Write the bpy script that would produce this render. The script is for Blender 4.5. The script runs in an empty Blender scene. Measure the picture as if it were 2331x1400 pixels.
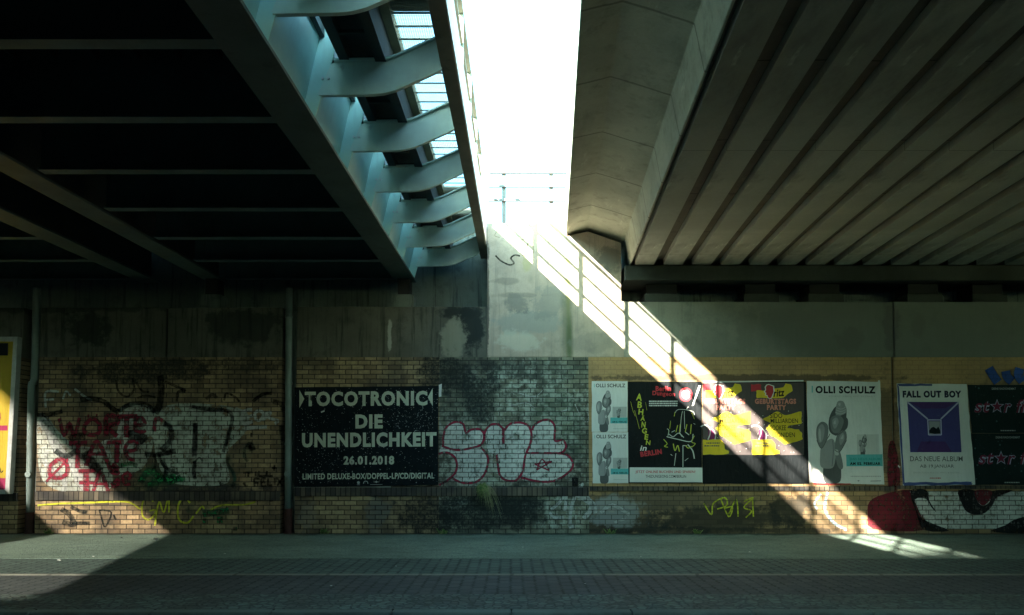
import bpy, bmesh, math, random
from mathutils import Vector, Matrix
random.seed(7)
S = bpy.context.scene
R = math.radians

# ------------------------------------------------------------------ camera
F, CX, TILT, HC, D = 1700.0, 1165.5, R(2.5), 1.3, 12.37
CY = 1035 - F * math.tan(TILT)
cam_d = bpy.data.cameras.new('camera')
cam = bpy.data.objects.new('camera', cam_d)
S.collection.objects.link(cam)
cam.location = (0, 0, HC)
cam.rotation_euler = (R(90) + TILT, 0, 0)
cam_d.sensor_fit = 'HORIZONTAL'
cam_d.sensor_width = 36
cam_d.lens = F / 2331 * 36
cam_d.shift_y = (CY - 700) / 2331
cam_d.clip_end = 2000
S.camera = cam

# ------------------------------------------------------------------ light
SUN = Vector((0.59, 1.0, -0.535)).normalized()        # the way the sunlight travels
ELEV = math.asin(-SUN.z)
w = bpy.data.worlds.new('World')
S.world = w
w.use_nodes = True
wn = w.node_tree
bgn = wn.nodes['Background']
sky = wn.nodes.new('ShaderNodeTexSky')
sky.sky_type = 'NISHITA'
sky.sun_disc = False
sky.sun_elevation = ELEV
sky.sun_rotation = math.atan2(-SUN.x, -SUN.y)
sky.air_density, sky.dust_density, sky.ozone_density = 1.0, 1.5, 1.0
tint = wn.nodes.new('ShaderNodeMix')
tint.data_type, tint.blend_type = 'RGBA', 'MULTIPLY'
tint.inputs[0].default_value = 1
tint.inputs[7].default_value = (.60, 1.0, .90, 1)
wn.links.new(sky.outputs[0], tint.inputs[6])
wn.links.new(tint.outputs[2], bgn.inputs[0])
bgn.inputs[1].default_value = 0.15
sl = bpy.data.lights.new('sun', 'SUN')
sl.energy, sl.angle, sl.color = 5.0, R(0.55), (1.0, 0.92, 0.78)
so = bpy.data.objects.new('sun', sl)
S.collection.objects.link(so)
so.location = (-20, -30, 30)
so.rotation_euler = SUN.to_track_quat('-Z', 'Y').to_euler()
S.view_settings.view_transform = 'Standard'
S.view_settings.look = 'None'
S.view_settings.exposure = 3.65
S.view_settings.gamma = 1
S.cycles.use_denoising = True
S.cycles.max_bounces = 10
S.cycles.diffuse_bounces = 7
S.cycles.transparent_max_bounces = 16
S.cycles.sample_clamp_indirect = 8


# ------------------------------------------------------------------ geometry helpers
def at(u, v, y=D):
    """photo position -> (x, z) on the vertical plane at depth y"""
    a, b = (u - CX) / F, (CY - v) / F
    yd = math.cos(TILT) - math.sin(TILT) * b
    z = math.sin(TILT) + math.cos(TILT) * b
    return (a * y / yd, HC + z * y / yd)


def X(u): return at(u, 950)[0]
def Z(v): return at(CX, v)[1]


def gy(v):
    """depth of the ground seen at photo row v"""
    b = (CY - v) / F
    yd = math.cos(TILT) - math.sin(TILT) * b
    z = math.sin(TILT) + math.cos(TILT) * b
    return -HC * yd / z


def vpdir(u, v):
    x, z = at(u, v, 1.0)
    return Vector((x, 1.0, z - HC))


DL, DR = vpdir(1184, 1022), vpdir(1255, 1062)


class MB:
    def __init__(s): s.v, s.f, s.a = [], [], []

    def add(s, vs, fs, attr=None):
        n = len(s.v)
        s.v += [tuple(p) for p in vs]
        s.a += attr if attr else [1.0] * len(vs)
        s.f += [tuple(i + n for i in f) for f in fs]
        return s

    def box(s, x0, x1, y0, y1, z0, z1):
        vs = [(x, y, z) for x in (x0, x1) for y in (y0, y1) for z in (z0, z1)]
        return s.add(vs, [(0, 1, 3, 2), (4, 6, 7, 5), (0, 4, 5, 1), (2, 3, 7, 6), (0, 2, 6, 4), (1, 5, 7, 3)])

    def prism(s, prof, y0, y1, d=Vector((0, 1, 0))):
        """profile of (x, z) points at depth D, swept from y0 to y1 along d"""
        n = len(prof)
        vs = []
        for y in (y0, y1):
            for x, z in prof:
                vs.append((x + d.x * (y - D), y, z + d.z * (y - D)))
        fs = [tuple(range(n)), tuple(range(2 * n - 1, n - 1, -1))]
        fs += [(i, i + n, (i + 1) % n + n, (i + 1) % n) for i in range(n)]
        return s.add(vs, fs)

    def slab(s, pts, z0, z1):
        n = len(pts)
        vs = [(x, y, z) for z in (z0, z1) for x, y in pts]
        fs = [tuple(range(n)), tuple(range(2 * n - 1, n - 1, -1))]
        fs += [(i, i + n, (i + 1) % n + n, (i + 1) % n) for i in range(n)]
        return s.add(vs, fs)

    def tube(s, pts, r, n=10, cap=True):
        pts = [Vector(p) for p in pts]
        rs = r if isinstance(r, (list, tuple)) else [r] * len(pts)
        vs, fs = [], []
        for i, p in enumerate(pts):
            t = (pts[min(i + 1, len(pts) - 1)] - pts[max(i - 1, 0)]).normalized()
            a = t.orthogonal().normalized() if abs(t.z) < .9 else Vector((1, 0, 0))
            a = (a - t * a.dot(t)).normalized()
            b = t.cross(a)
            for k in range(n):
                q = 2 * math.pi * k / n
                vs.append(p + (a * math.cos(q) + b * math.sin(q)) * rs[i])
        for i in range(len(pts) - 1):
            for k in range(n):
                fs.append((i * n + k, i * n + (k + 1) % n, (i + 1) * n + (k + 1) % n, (i + 1) * n + k))
        if cap:
            fs.append(tuple(range(n - 1, -1, -1)))
            fs.append(tuple(range((len(pts) - 1) * n, len(pts) * n)))
        return s.add(vs, fs)

    def poly(s, pts, y):
        """flat sheet from photo points on the wall"""
        vs = []
        for u, v in pts:
            x, z = at(u, v)
            vs.append((x, y, z))
        return s.add(vs, [tuple(range(len(vs)))])

    def sheet(s, pts, y, t=.002):
        p = [at(u, v) for u, v in pts]
        n = len(p)
        vs = [(x, y, z) for x, z in p] + [(x, y + t, z) for x, z in p]
        fs = [tuple(range(n)), tuple(range(2 * n - 1, n - 1, -1))]
        fs += [(i, i + n, (i + 1) % n + n, (i + 1) % n) for i in range(n)]
        return s.add(vs, fs)

    def disc(s, u, v, ru, rv, y, n=20):
        return s.poly([(u + ru * math.cos(2 * math.pi * k / n), v + rv * math.sin(2 * math.pi * k / n)) for k in range(n)], y)

    def stroke(s, pts, wd, y, smooth=True):
        """a painted line through photo points, soft at its edges"""
        pts = [Vector(p) for p in pts]
        if smooth and len(pts) > 2:
            q = []
            P = [pts[0]] + pts + [pts[-1]]
            for i in range(1, len(P) - 2):
                for k in range(5):
                    t = k / 5
                    a, b, c, e = P[i - 1], P[i], P[i + 1], P[i + 2]
                    q.append(.5 * ((2 * b) + (c - a) * t + (2 * a - 5 * b + 4 * c - e) * t * t + (3 * b - a - 3 * c + e) * t ** 3))
            q.append(pts[-1])
            pts = q
        vs, at_, fs = [], [], []
        n = len(pts)
        prof = ((-.5, 0.), (-.28, 1.), (.28, 1.), (.5, 0.))
        for i, p in enumerate(pts):
            t = (pts[min(i + 1, n - 1)] - pts[max(i - 1, 0)])
            t = t.normalized() if t.length else Vector((1, 0))
            nn = Vector((-t.y, t.x))
            for o, e in prof:
                q = p + nn * wd * o
                x, z = at(q.x, q.y)
                vs.append((x, y, z))
                at_.append(e)
        for i in range(n - 1):
            for k in range(3):
                fs.append((i * 4 + k, i * 4 + k + 1, i * 4 + k + 5, i * 4 + k + 4))
        return s.add(vs, fs, at_)

    def build(s, name, m, parent=None, bevel=0, smooth=False):
        me = bpy.data.meshes.new(name)
        me.from_pydata(s.v, [], s.f)
        if any(a != 1.0 for a in s.a):
            at_ = me.attributes.new('soft', 'FLOAT', 'POINT')
            at_.data.foreach_set('value', s.a)
        me.update()
        bm = bmesh.new()
        bm.from_mesh(me)
        flat = all(abs(a[1] - s.v[0][1]) < 1e-6 for a in s.v)
        if not flat:
            bmesh.ops.recalc_face_normals(bm, faces=bm.faces)
        else:
            for f in bm.faces:
                f.normal_update()
                if f.normal.y > 0: f.normal_flip()
        bm.to_mesh(me)
        bm.free()
        if smooth:
            for p in me.polygons: p.use_smooth = True
        o = bpy.data.objects.new(name, me)
        S.collection.objects.link(o)
        if m: me.materials.append(m)
        if bevel:
            b = o.modifiers.new('bevel', 'BEVEL')
            b.width, b.segments, b.limit_method = bevel, 2, 'ANGLE'
        if parent: par(o, parent)
        return o


WORLD = {}


def par(o, p):
    o.parent = p
    o.matrix_parent_inverse = Matrix.Translation(-WORLD.get(p.name, Vector((0, 0, 0))))
    WORLD[o.name] = Vector((0, 0, 0))


def tag(o, label, cat, group=None):
    o['label'], o['category'] = label, cat
    if group: o['group'] = group
    return o


def thing(name, loc, label, cat, group=None):
    o = bpy.data.objects.new(name, None)
    o.empty_display_size = .3
    S.collection.objects.link(o)
    o.location = loc
    WORLD[o.name] = Vector(loc)
    return tag(o, label, cat, group)


def struct(o):
    o['kind'] = 'structure'
    return o


def copy_part(o, off, parent):
    c = o.copy()
    S.collection.objects.link(c)
    c.location = Vector(o.location) + Vector(off)
    c.parent = parent
    c.matrix_parent_inverse = o.matrix_parent_inverse
    return c


# ------------------------------------------------------------------ material helpers
class NT:
    def __init__(s, name, rough=.85, spec=.3):
        s.m = bpy.data.materials.new(name)
        s.m.use_nodes = True
        s.t = s.m.node_tree
        s.b = s.t.nodes['Principled BSDF']
        s.b.inputs['Roughness'].default_value = rough
        s.b.inputs['Specular IOR Level'].default_value = spec
        tc = s.n('ShaderNodeTexCoord')
        s.co = tc.outputs['Object']
        s._sep = None

    def n(s, ty, **k):
        x = s.t.nodes.new(ty)
        for a, b in k.items(): setattr(x, a, b)
        return x

    def put(s, sock, val):
        if isinstance(val, bpy.types.NodeSocket): s.t.links.new(val, sock)
        elif val is not None:
            if sock.type == 'RGBA' and not hasattr(val, '__len__'): val = (val, val, val, 1)
            elif sock.type == 'RGBA' and len(val) == 3: val = (*val, 1)
            sock.default_value = val

    def xyz(s):
        if not s._sep:
            s._sep = s.n('ShaderNodeSeparateXYZ')
            s.put(s._sep.inputs[0], s.co)
        return s._sep.outputs

    def math(s, op, a, b=None, clamp=False):
        x = s.n('ShaderNodeMath', operation=op, use_clamp=clamp)
        s.put(x.inputs[0], a)
        if b is not None: s.put(x.inputs[1], b)
        return x.outputs[0]

    def vec(s, op, a, b):
        x = s.n('ShaderNodeVectorMath', operation=op)
        s.put(x.inputs[0], a)
        s.put(x.inputs[1], b)
        return x.outputs['Value'] if op == 'LENGTH' else x.outputs[0]

    def comb(s, x, y, z=0.0):
        c = s.n('ShaderNodeCombineXYZ')
        for i, q in enumerate((x, y, z)): s.put(c.inputs[i], q)
        return c.outputs[0]

    def mix(s, fac, a, b, mode='MIX'):
        x = s.n('ShaderNodeMix', data_type='RGBA', blend_type=mode)
        s.put(x.inputs[0], fac)
        s.put(x.inputs[6], a)
        s.put(x.inputs[7], b)
        return x.outputs[2]

    def noise(s, scale, detail=4, rough=.6, vec=None, stretch=None):
        v = vec or s.co
        if stretch: v = s.vec('MULTIPLY', v, stretch)
        x = s.n('ShaderNodeTexNoise')
        s.put(x.inputs['Vector'], v)
        x.inputs['Scale'].default_value = scale
        x.inputs['Detail'].default_value = detail
        x.inputs['Roughness'].default_value = rough
        return x.outputs[0]

    def rng(s, val, a, b, c=0., d=1., smooth=True):
        x = s.n('ShaderNodeMapRange', interpolation_type='SMOOTHSTEP' if smooth else 'LINEAR')
        s.put(x.inputs[0], val)
        for i, q in enumerate((a, b, c, d)): x.inputs[i + 1].default_value = q
        return x.outputs[0]

    def ramp(s, val, stops):
        x = s.n('ShaderNodeValToRGB')
        e = x.color_ramp.elements
        while len(e) < len(stops): e.new(.5)
        for q, (p, c) in zip(e, stops):
            q.position = p
            q.color = (*c, 1) if hasattr(c, '__len__') else (c, c, c, 1)
        s.put(x.inputs[0], val)
        return x.outputs[0]

    def blob(s, u, v, ru, rv, wob, soft=.26, amp=1.5):
        """a soft patch of tone, stain and painted shade alike, on the wall, given in photo position"""
        x, z = at(u, v)
        sx, sz = 137.5 / ru, 137.5 / rv
        q = s.vec('SUBTRACT', s.co, (x, 0, z))
        q = s.vec('MULTIPLY', q, (sx, 0, sz))
        ln = s.n('ShaderNodeVectorMath', operation='LENGTH')
        s.put(ln.inputs[0], q)
        d = s.math('ADD', ln.outputs['Value'], s.math('MULTIPLY', s.math('SUBTRACT', wob, .5), amp * 2))
        return s.rng(d, 1 + soft, 1 - soft, 0, 1)

    def bump(s, h, strength=.4, dist=.01, prev=None):
        x = s.n('ShaderNodeBump')
        x.inputs['Strength'].default_value = strength
        x.inputs['Distance'].default_value = dist
        s.put(x.inputs['Height'], h)
        if prev is not None: s.put(x.inputs['Normal'], prev)
        return x.outputs[0]

    def brick(s, vec, wd, ht, mortar, off=.5, c1=(.3,) * 3, c2=(.1,) * 3, cm=(0,) * 3, bias=0, smooth=.1):
        x = s.n('ShaderNodeTexBrick')
        s.put(x.inputs['Vector'], vec)
        s.put(x.inputs['Color1'], c1)
        s.put(x.inputs['Color2'], c2)
        s.put(x.inputs['Mortar'], cm)
        x.inputs['Scale'].default_value = 1
        x.inputs['Mortar Size'].default_value = mortar
        x.inputs['Mortar Smooth'].default_value = smooth
        x.inputs['Bias'].default_value = bias
        x.inputs['Brick Width'].default_value = wd
        x.inputs['Row Height'].default_value = ht
        x.offset = off
        return x.outputs[0], x.outputs[1]

    def wallvec(s):
        o = s.xyz()
        return s.comb(o[0], o[2])

    def fin(s, col=None, nrm=None, rough=None):
        if col is not None: s.put(s.b.inputs['Base Color'], col)
        if nrm is not None: s.put(s.b.inputs['Normal'], nrm)
        if rough is not None: s.put(s.b.inputs['Roughness'], rough)
        return s.m


BW, BH = .205, .0775            # brick and joint


def mat_brick(name, base_lo, base_hi, mortar_c, tone_patches, wash=None, streak=.5):
    t = NT(name, .9, .25)
    vec = t.wallvec()
    wobv = t.noise(9, 2)
    vec = t.vec('ADD', vec, t.vec('MULTIPLY', t.comb(t.math('SUBTRACT', wobv, .5), t.math('SUBTRACT', wobv, .5)), (.006, .008, 0)))
    br, mo = t.brick(vec, BW, BH, .0075, .5, (1, 1, 1), (0, 0, 0), (.5, .5, .5), 0, .15)
    col = t.ramp(br, [(0, base_lo), (.5, tuple((a + b) / 2 for a, b in zip(base_lo, base_hi))), (1, base_hi)])
    big = t.noise(1.3, 5, .65)
    fine = t.noise(28, 4, .7)
    wob = t.noise(3.4, 7, .7)
    col = t.mix(t.rng(big, .38, .64, 0, .72), col, (.04, .037, .033))
    col = t.mix(t.rng(fine, .3, .8, 0, .45), col, (.09, .08, .065))
    if wash:
        wn_ = t.math('MULTIPLY', t.rng(t.noise(5.5, 5, .7), .42, .62), wash[1])
        msk = None
        for u, v, ru, rv in wash[2]:
            b_ = t.blob(u, v, ru, rv, wob)
            msk = b_ if msk is None else t.math('MAXIMUM', msk, b_)
        col = t.mix(t.math('MULTIPLY', wn_, msk), col, wash[0])
    stk = t.rng(t.noise(3.2, 4, .6, stretch=(2.2, 1, .35)), .48, .72, 0, streak)
    col = t.mix(stk, col, (.022, .024, .022))
    for c, u, v, ru, rv, k in tone_patches:
        k2 = t.rng(fine, .32, .62, k * .6, k)
        col = t.mix(t.math('MULTIPLY', t.blob(u, v, ru, rv, wob), k2), col, c)
    col = t.mix(t.math('MULTIPLY', mo, .88), col, mortar_c)
    h = t.math('ADD', t.math('SUBTRACT', 1, mo), t.math('MULTIPLY', fine, .35))
    return t.fin(col, t.bump(h, .7, .008))


def mat_concrete(name, base, dark, tone_patches=(), streak=.5, lines=None, scale=1., bumpk=.35, board=None, tone=0):
    t = NT(name, .9, .25)
    big, med, fine = t.noise(.9 * scale, 5, .62), t.noise(4.5 * scale, 5, .62), t.noise(45, 3, .7)
    wob = t.noise(3.6, 7, .7)
    col = t.mix(t.rng(big, .36, .66), base, tuple(a * .72 for a in base))
    col = t.mix(t.rng(med, .5, .75, 0, .55), col, dark)
    col = t.mix(t.rng(fine, .3, .75, 0, .3), col, tuple(a * .55 for a in base))
    if streak:
        stk = t.rng(t.noise(5.0, 6, .7, stretch=(2.2, 2.2, .13)), .5, .66, 0, streak)
        col = t.mix(stk, col, dark)
    for c, u, v, ru, rv, k, *sa in tone_patches:
        col = t.mix(t.math('MULTIPLY', t.blob(u, v, ru, rv, wob, *sa), k), col, c)
    if tone:
        oi = t.n('ShaderNodeObjectInfo')
        col = t.mix(t.math('MULTIPLY', oi.outputs['Random'], tone), col, tuple(a * .45 for a in base))
        wet = t.noise(1.1, 5, .65, stretch=(1.4, .5, 1))
        col = t.mix(t.rng(wet, .52, .68, 0, tone * 1.6), col, tuple(a * .4 for a in base))
        lime = t.noise(2.3, 5, .7, stretch=(2.5, .6, 1))
        col = t.mix(t.rng(lime, .6, .74, 0, tone), col, tuple(min(1, a * 1.5) for a in base))
    h = t.math('ADD', t.math('MULTIPLY', med, .6), t.math('MULTIPLY', fine, .4))
    if lines:
        o = t.xyz()
        for axis, pitch, wd, k in lines:
            q = t.math('ADD', o[axis], t.math('MULTIPLY', t.math('SUBTRACT', big, .5), .12))
            fr = t.math('PINGPONG', q, pitch / 2)
            col = t.mix(t.rng(fr, wd, wd * .3, 0, k), col, tuple(a * .2 for a in base))
    if board:
        o = t.xyz()
        fr = t.math('PINGPONG', o[board], .075)
        h = t.math('ADD', h, t.math('MULTIPLY', t.rng(fr, 0, .012), .25))
    return t.fin(col, t.bump(h, bumpk, .012))


def mat_plain(name, c, rough=.6, var=.25, metal=0, spec=.4, bumpk=.1, sc=6):
    t = NT(name, rough, spec)
    nz, fine = t.noise(sc, 5, .65), t.noise(60, 3, .6)
    col = t.mix(t.rng(nz, .35, .7, 0, 1), c, tuple(a * (1 - var) for a in c))
    t.b.inputs['Metallic'].default_value = metal
    return t.fin(col, t.bump(fine, bumpk, .004))


def mat_steel(name, c, rust=.3, rough=.55, grime=1.):
    t = NT(name, rough, .4)
    nz, fine = t.noise(2.2, 5, .65), t.noise(40, 3, .6)
    stk = t.noise(5, 4, .6, stretch=(1.5, 1.5, .2))
    col = t.mix(t.rng(nz, .35, .7), c, tuple(a * (1 - .3 * grime) for a in c))
    col = t.mix(t.rng(stk, .55, .75, 0, .5 * grime), col, tuple(a * .35 for a in c))
    col = t.mix(t.rng(t.noise(7, 6, .7), .62, .75, 0, rust), col, (.09, .05, .03))
    return t.fin(col, t.bump(fine, .12, .004))


_paper = {}


def mat_paper(name, c, rough=.55, wear=.12):
    if name in _paper: return _paper[name]
    t = NT(name, rough, .12)
    nz, fine = t.noise(3.2, 5, .6), t.noise(16, 4, .6)
    wr = t.noise(5, 2, .5, stretch=(3, 1, .7))
    col = t.mix(t.rng(nz, .4, .75, 0, wear * 2), c, tuple(a * .6 for a in c))
    col = t.mix(t.rng(fine, .62, .74, 0, wear), col, (.25, .25, .22))
    h = t.math('ADD', t.math('MULTIPLY', wr, .8), t.math('MULTIPLY', fine, .2))
    _paper[name] = t.fin(col, t.bump(h, .8, .025))
    return _paper[name]


def mat_spray(name, c, cover=.9, patch=.45, mortar=.75):
    """spray paint on brick: soft edged, worn, with the joints showing through"""
    t = NT(name, .75, .25)
    br, mo = t.brick(t.wallvec(), BW, BH, .0075, .5, (1, 1, 1), (0, 0, 0), (.5, .5, .5), 0, .15)
    nz = t.noise(14, 5, .7)
    col = t.mix(t.rng(t.noise(3, 4), .35, .7), c, tuple(a * .62 for a in c))
    col = t.mix(t.math('MULTIPLY', mo, mortar), col, (.015, .015, .014))
    at_ = t.n('ShaderNodeAttribute', attribute_name='soft')
    al = t.math('MULTIPLY', t.rng(at_.outputs['Fac'], 0., .8), t.rng(nz, .25, .25 + patch, .35, 1))
    al = t.math('MULTIPLY', al, cover)
    tr = t.n('ShaderNodeBsdfTransparent')
    mx = t.n('ShaderNodeMixShader')
    t.put(t.b.inputs['Base Color'], col)
    t.put(mx.inputs[0], al)
    t.put(mx.inputs[1], tr.outputs[0])
    t.put(mx.inputs[2], t.b.outputs[0])
    t.put(t.t.nodes['Material Output'].inputs[0], mx.outputs[0])
    return t.m


def mat_fill(name, c, cover=.9, patch=.4, mortar=.8):
    """rolled paint fill (no soft attribute)"""
    t = NT(name, .75, .25)
    br, mo = t.brick(t.wallvec(), BW, BH, .0075, .5, (1, 1, 1), (0, 0, 0), (.5, .5, .5), 0, .15)
    nz = t.noise(6, 5, .7)
    f2 = t.noise(26, 3, .7, stretch=(1, 1, .5))
    col = t.mix(t.rng(t.noise(3, 4), .35, .7), c, tuple(a * .65 for a in c))
    col = t.mix(t.math('MULTIPLY', mo, mortar), col, (.015, .015, .014))
    al = t.math('MULTIPLY', t.math('MULTIPLY', t.rng(nz, .28, .28 + patch, .2, 1), t.rng(f2, .25, .5, .45, 1)), cover)
    tr = t.n('ShaderNodeBsdfTransparent')
    mx = t.n('ShaderNodeMixShader')
    t.put(t.b.inputs['Base Color'], col)
    t.put(mx.inputs[0], al)
    t.put(mx.inputs[1], tr.outputs[0])
    t.put(mx.inputs[2], t.b.outputs[0])
    t.put(t.t.nodes['Material Output'].inputs[0], mx.outputs[0])
    return t.m


# ------------------------------------------------------------------ materials
TAN_LO, TAN_HI = (.25, .165, .09), (.52, .36, .20)
BLK = (.016, .021, .02)
M_brick_left = mat_brick('brick_yellow', TAN_LO, TAN_HI, (.018, .017, .015), [
    (BLK, 330, 845, 150, 26, .85), (BLK, 560, 830, 110, 16, .6), (BLK, 350, 1060, 60, 60, .6),
    ((.02, .06, .035), 420, 1100, 110, 60, .55), ((.02, .022, .03), 480, 1120, 140, 18, .75)], streak=.35)
M_brick_mid = mat_brick('brick_sooty', (.10, .115, .085), (.30, .30, .215), (.014, .017, .016), [
    (BLK, 1030, 855, 40, 45, .95), (BLK, 1095, 900, 40, 60, .95), (BLK, 1110, 835, 24, 26, .9),
    (BLK, 1110, 1165, 130, 42, .97), (BLK, 1000, 1190, 60, 26, .9), (BLK, 1180, 1140, 60, 40, .85),
    ((.05, .10, .075), 1265, 970, 60, 80, .4), ((.04, .06, .055), 1230, 845, 100, 22, .5), ((.02, .03, .03), 1050, 930, 50, 40, .5)],
    wash=((.46, .50, .42), .78, [(1080, 1000, 110, 80), (1230, 940, 120, 120), (1150, 1060, 170, 60), (1150, 870, 90, 40), (1020, 1130, 60, 30), (1280, 1170, 70, 40)]), streak=.35)
M_brick_toco = mat_brick('brick_brown', (.22, .155, .085), (.50, .375, .21), (.012, .012, .011), [
    (BLK, 1005, 850, 48, 55, .95), (BLK, 985, 1175, 75, 45, .92), ((.16, .17, .16), 860, 1170, 26, 40, .6),
    ((.2, .2, .19), 700, 1175, 20, 40, .4)], streak=.3)


def mat_painted():
    t = NT('brick_painted_ochre', .85, .3)
    br, mo = t.brick(t.wallvec(), BW, BH, .006, .5, (1, 1, 1), (0, 0, 0), (.5, .5, .5), 0, .3)
    wob, nz, fine = t.noise(3.4, 7, .7), t.noise(1.6, 5, .62), t.noise(30, 4, .65)
    col = t.mix(t.rng(nz, .36, .66), (.46, .29, .13), (.31, .20, .095))
    col = t.mix(t.math('MULTIPLY', br, .12), col, (.2, .15, .08))
    raw = t.ramp(br, [(0, (.11, .075, .042)), (1, (.30, .21, .115))])
    low = t.rng(t.math('ADD', t.xyz()[2], t.math('MULTIPLY', t.math('SUBTRACT', wob, .5), .5)), Z(1112), Z(1150), .12, .82)
    col = t.mix(low, col, raw)
    col = t.mix(t.rng(fine, .45, .75, 0, .35), col, (.16, .12, .07))
    for c, u, v, ru, rv, k in [((.10, .085, .06), 1500, 1140, 190, 24, .75), (BLK, 1640, 1180, 150, 30, .8), (BLK, 1800, 1160, 46, 36, .75),
                               (BLK, 1400, 1190, 110, 30, .75), ((.38, .42, .42), 1400, 1165, 60, 36, .5), ((.03, .03, .025), 2025, 980, 30, 120, .6),
                               ((.05, .04, .03), 1700, 860, 330, 8, .75), ((.07, .055, .04), 2280, 1000, 200, 110, .5), (BLK, 1620, 1208, 330, 7, .7)]:
        col = t.mix(t.math('MULTIPLY', t.blob(u, v, ru, rv, wob), k), col, c)
    col = t.mix(t.math('MULTIPLY', mo, t.rng(t.xyz()[2], Z(1120), Z(1000), .85, .28)), col, (.04, .035, .025))
    h = t.math('ADD', t.math('SUBTRACT', 1, mo), t.math('MULTIPLY', fine, .3))
    return t.fin(col, t.bump(h, .45, .006))


M_brick_right = mat_painted()
M_band_left = mat_concrete('concrete_stained', (.13, .13, .105), (.03, .032, .028), [
    (BLK, 200, 745, 55, 36, .75), (BLK, 560, 740, 90, 40, .7), (BLK, 130, 700, 260, 12, .6), (BLK, 1075, 740, 26, 70, .95), (BLK, 1040, 712, 42, 16, .9),
    ((.26, .25, .19), 1030, 770, 26, 42, .7), ((.4, .4, .36), 887, 770, 5, 34, .8)], streak=.75)
M_pillar = mat_concrete('concrete_pale', (.50, .41, .325), (.2, .19, .165), [
    ((.26, .265, .235), 1210, 735, 90, 26, .75), ((.2, .205, .185), 1250, 690, 40, 34, .6), ((.15, .155, .14), 1180, 690, 30, 20, .7),
    ((.5, .48, .40), 1180, 780, 60, 22, .5), ((.06, .10, .035), 1296, 775, 7, 60, .8, .7, .6), ((.30, .26, .06), 1293, 640, 5, 80, .7, .7, .5),
    ((.09, .11, .06), 1291, 735, 12, 90, .6, .7, .6), ((.30, .28, .12), 1200, 600, 12, 24, .5), (BLK, 1110, 680, 4, 150, .7), ((.13, .135, .12), 1385, 590, 36, 30, .7), ((.2, .18, .15), 1150, 640, 30, 8, .6), ((.21, .19, .16), 1180, 672, 60, 6, .6), ((.2, .19, .17), 1350, 780, 50, 20, .45)], streak=.5)
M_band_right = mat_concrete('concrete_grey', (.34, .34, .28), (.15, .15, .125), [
    ((.13, .145, .13), 2050, 745, 420, 150, .85, .5, .6),  # broad darkening where less bounced sunlight reaches, painted into the concrete
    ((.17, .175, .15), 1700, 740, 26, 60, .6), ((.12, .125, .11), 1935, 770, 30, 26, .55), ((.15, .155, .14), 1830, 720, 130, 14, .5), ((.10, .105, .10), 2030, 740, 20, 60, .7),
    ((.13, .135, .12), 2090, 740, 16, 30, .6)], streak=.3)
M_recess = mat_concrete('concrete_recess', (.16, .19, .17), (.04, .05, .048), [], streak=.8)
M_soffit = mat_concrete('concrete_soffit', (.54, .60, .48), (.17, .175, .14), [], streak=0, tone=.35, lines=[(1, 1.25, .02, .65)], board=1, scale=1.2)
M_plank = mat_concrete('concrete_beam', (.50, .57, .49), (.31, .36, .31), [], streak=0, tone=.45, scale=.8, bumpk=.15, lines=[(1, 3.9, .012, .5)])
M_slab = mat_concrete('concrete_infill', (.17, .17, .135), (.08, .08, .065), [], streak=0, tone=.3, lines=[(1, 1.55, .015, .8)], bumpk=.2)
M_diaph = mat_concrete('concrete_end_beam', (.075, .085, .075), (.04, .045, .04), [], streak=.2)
M_girder = mat_steel('steel_flange', (.10, .15, .14), .3)
M_floor = mat_steel('steel_floor_beam', (.10, .17, .17), .3)
M_web = mat_steel('steel_pale_green', (.60, .86, .80), .15, .45, .4)
M_bracket = mat_steel('steel_bracket', (.70, .85, .78), .3, .5, .55)
M_dark = mat_steel('steel_dark', (.042, .058, .06), .3, .7)
M_edge = mat_steel('steel_edge_beam', (.26, .255, .19), .25)
M_rail = mat_plain('galvanised_rail', (.36, .35, .28), .6, .3, .0)
M_lit_face = mat_plain('white_fascia_paint', (.78, .76, .72), .5, .12)  # pale colour puts bounced sunlight into the edge beam's outer face
M_guard = mat_plain('grey_guard_rail', (.14, .14, .14), .5, .2)
M_white_rail = mat_plain('white_rail', (.75, .75, .73), .5, .1)
M_grate = mat_plain('galvanised_grating', (.30, .30, .25), .6, .3)
M_wood = mat_plain('timber_cover', (.33, .30, .19), .8, .35, sc=3)
M_pipe = mat_steel('zinc_pipe', (.19, .24, .225), .3, .55)
M_rust = mat_plain('rust_red_pipe', (.055, .016, .013), .7, .4)
M_black = mat_plain('black_steel', (.012, .012, .013), .7, .3)


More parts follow.
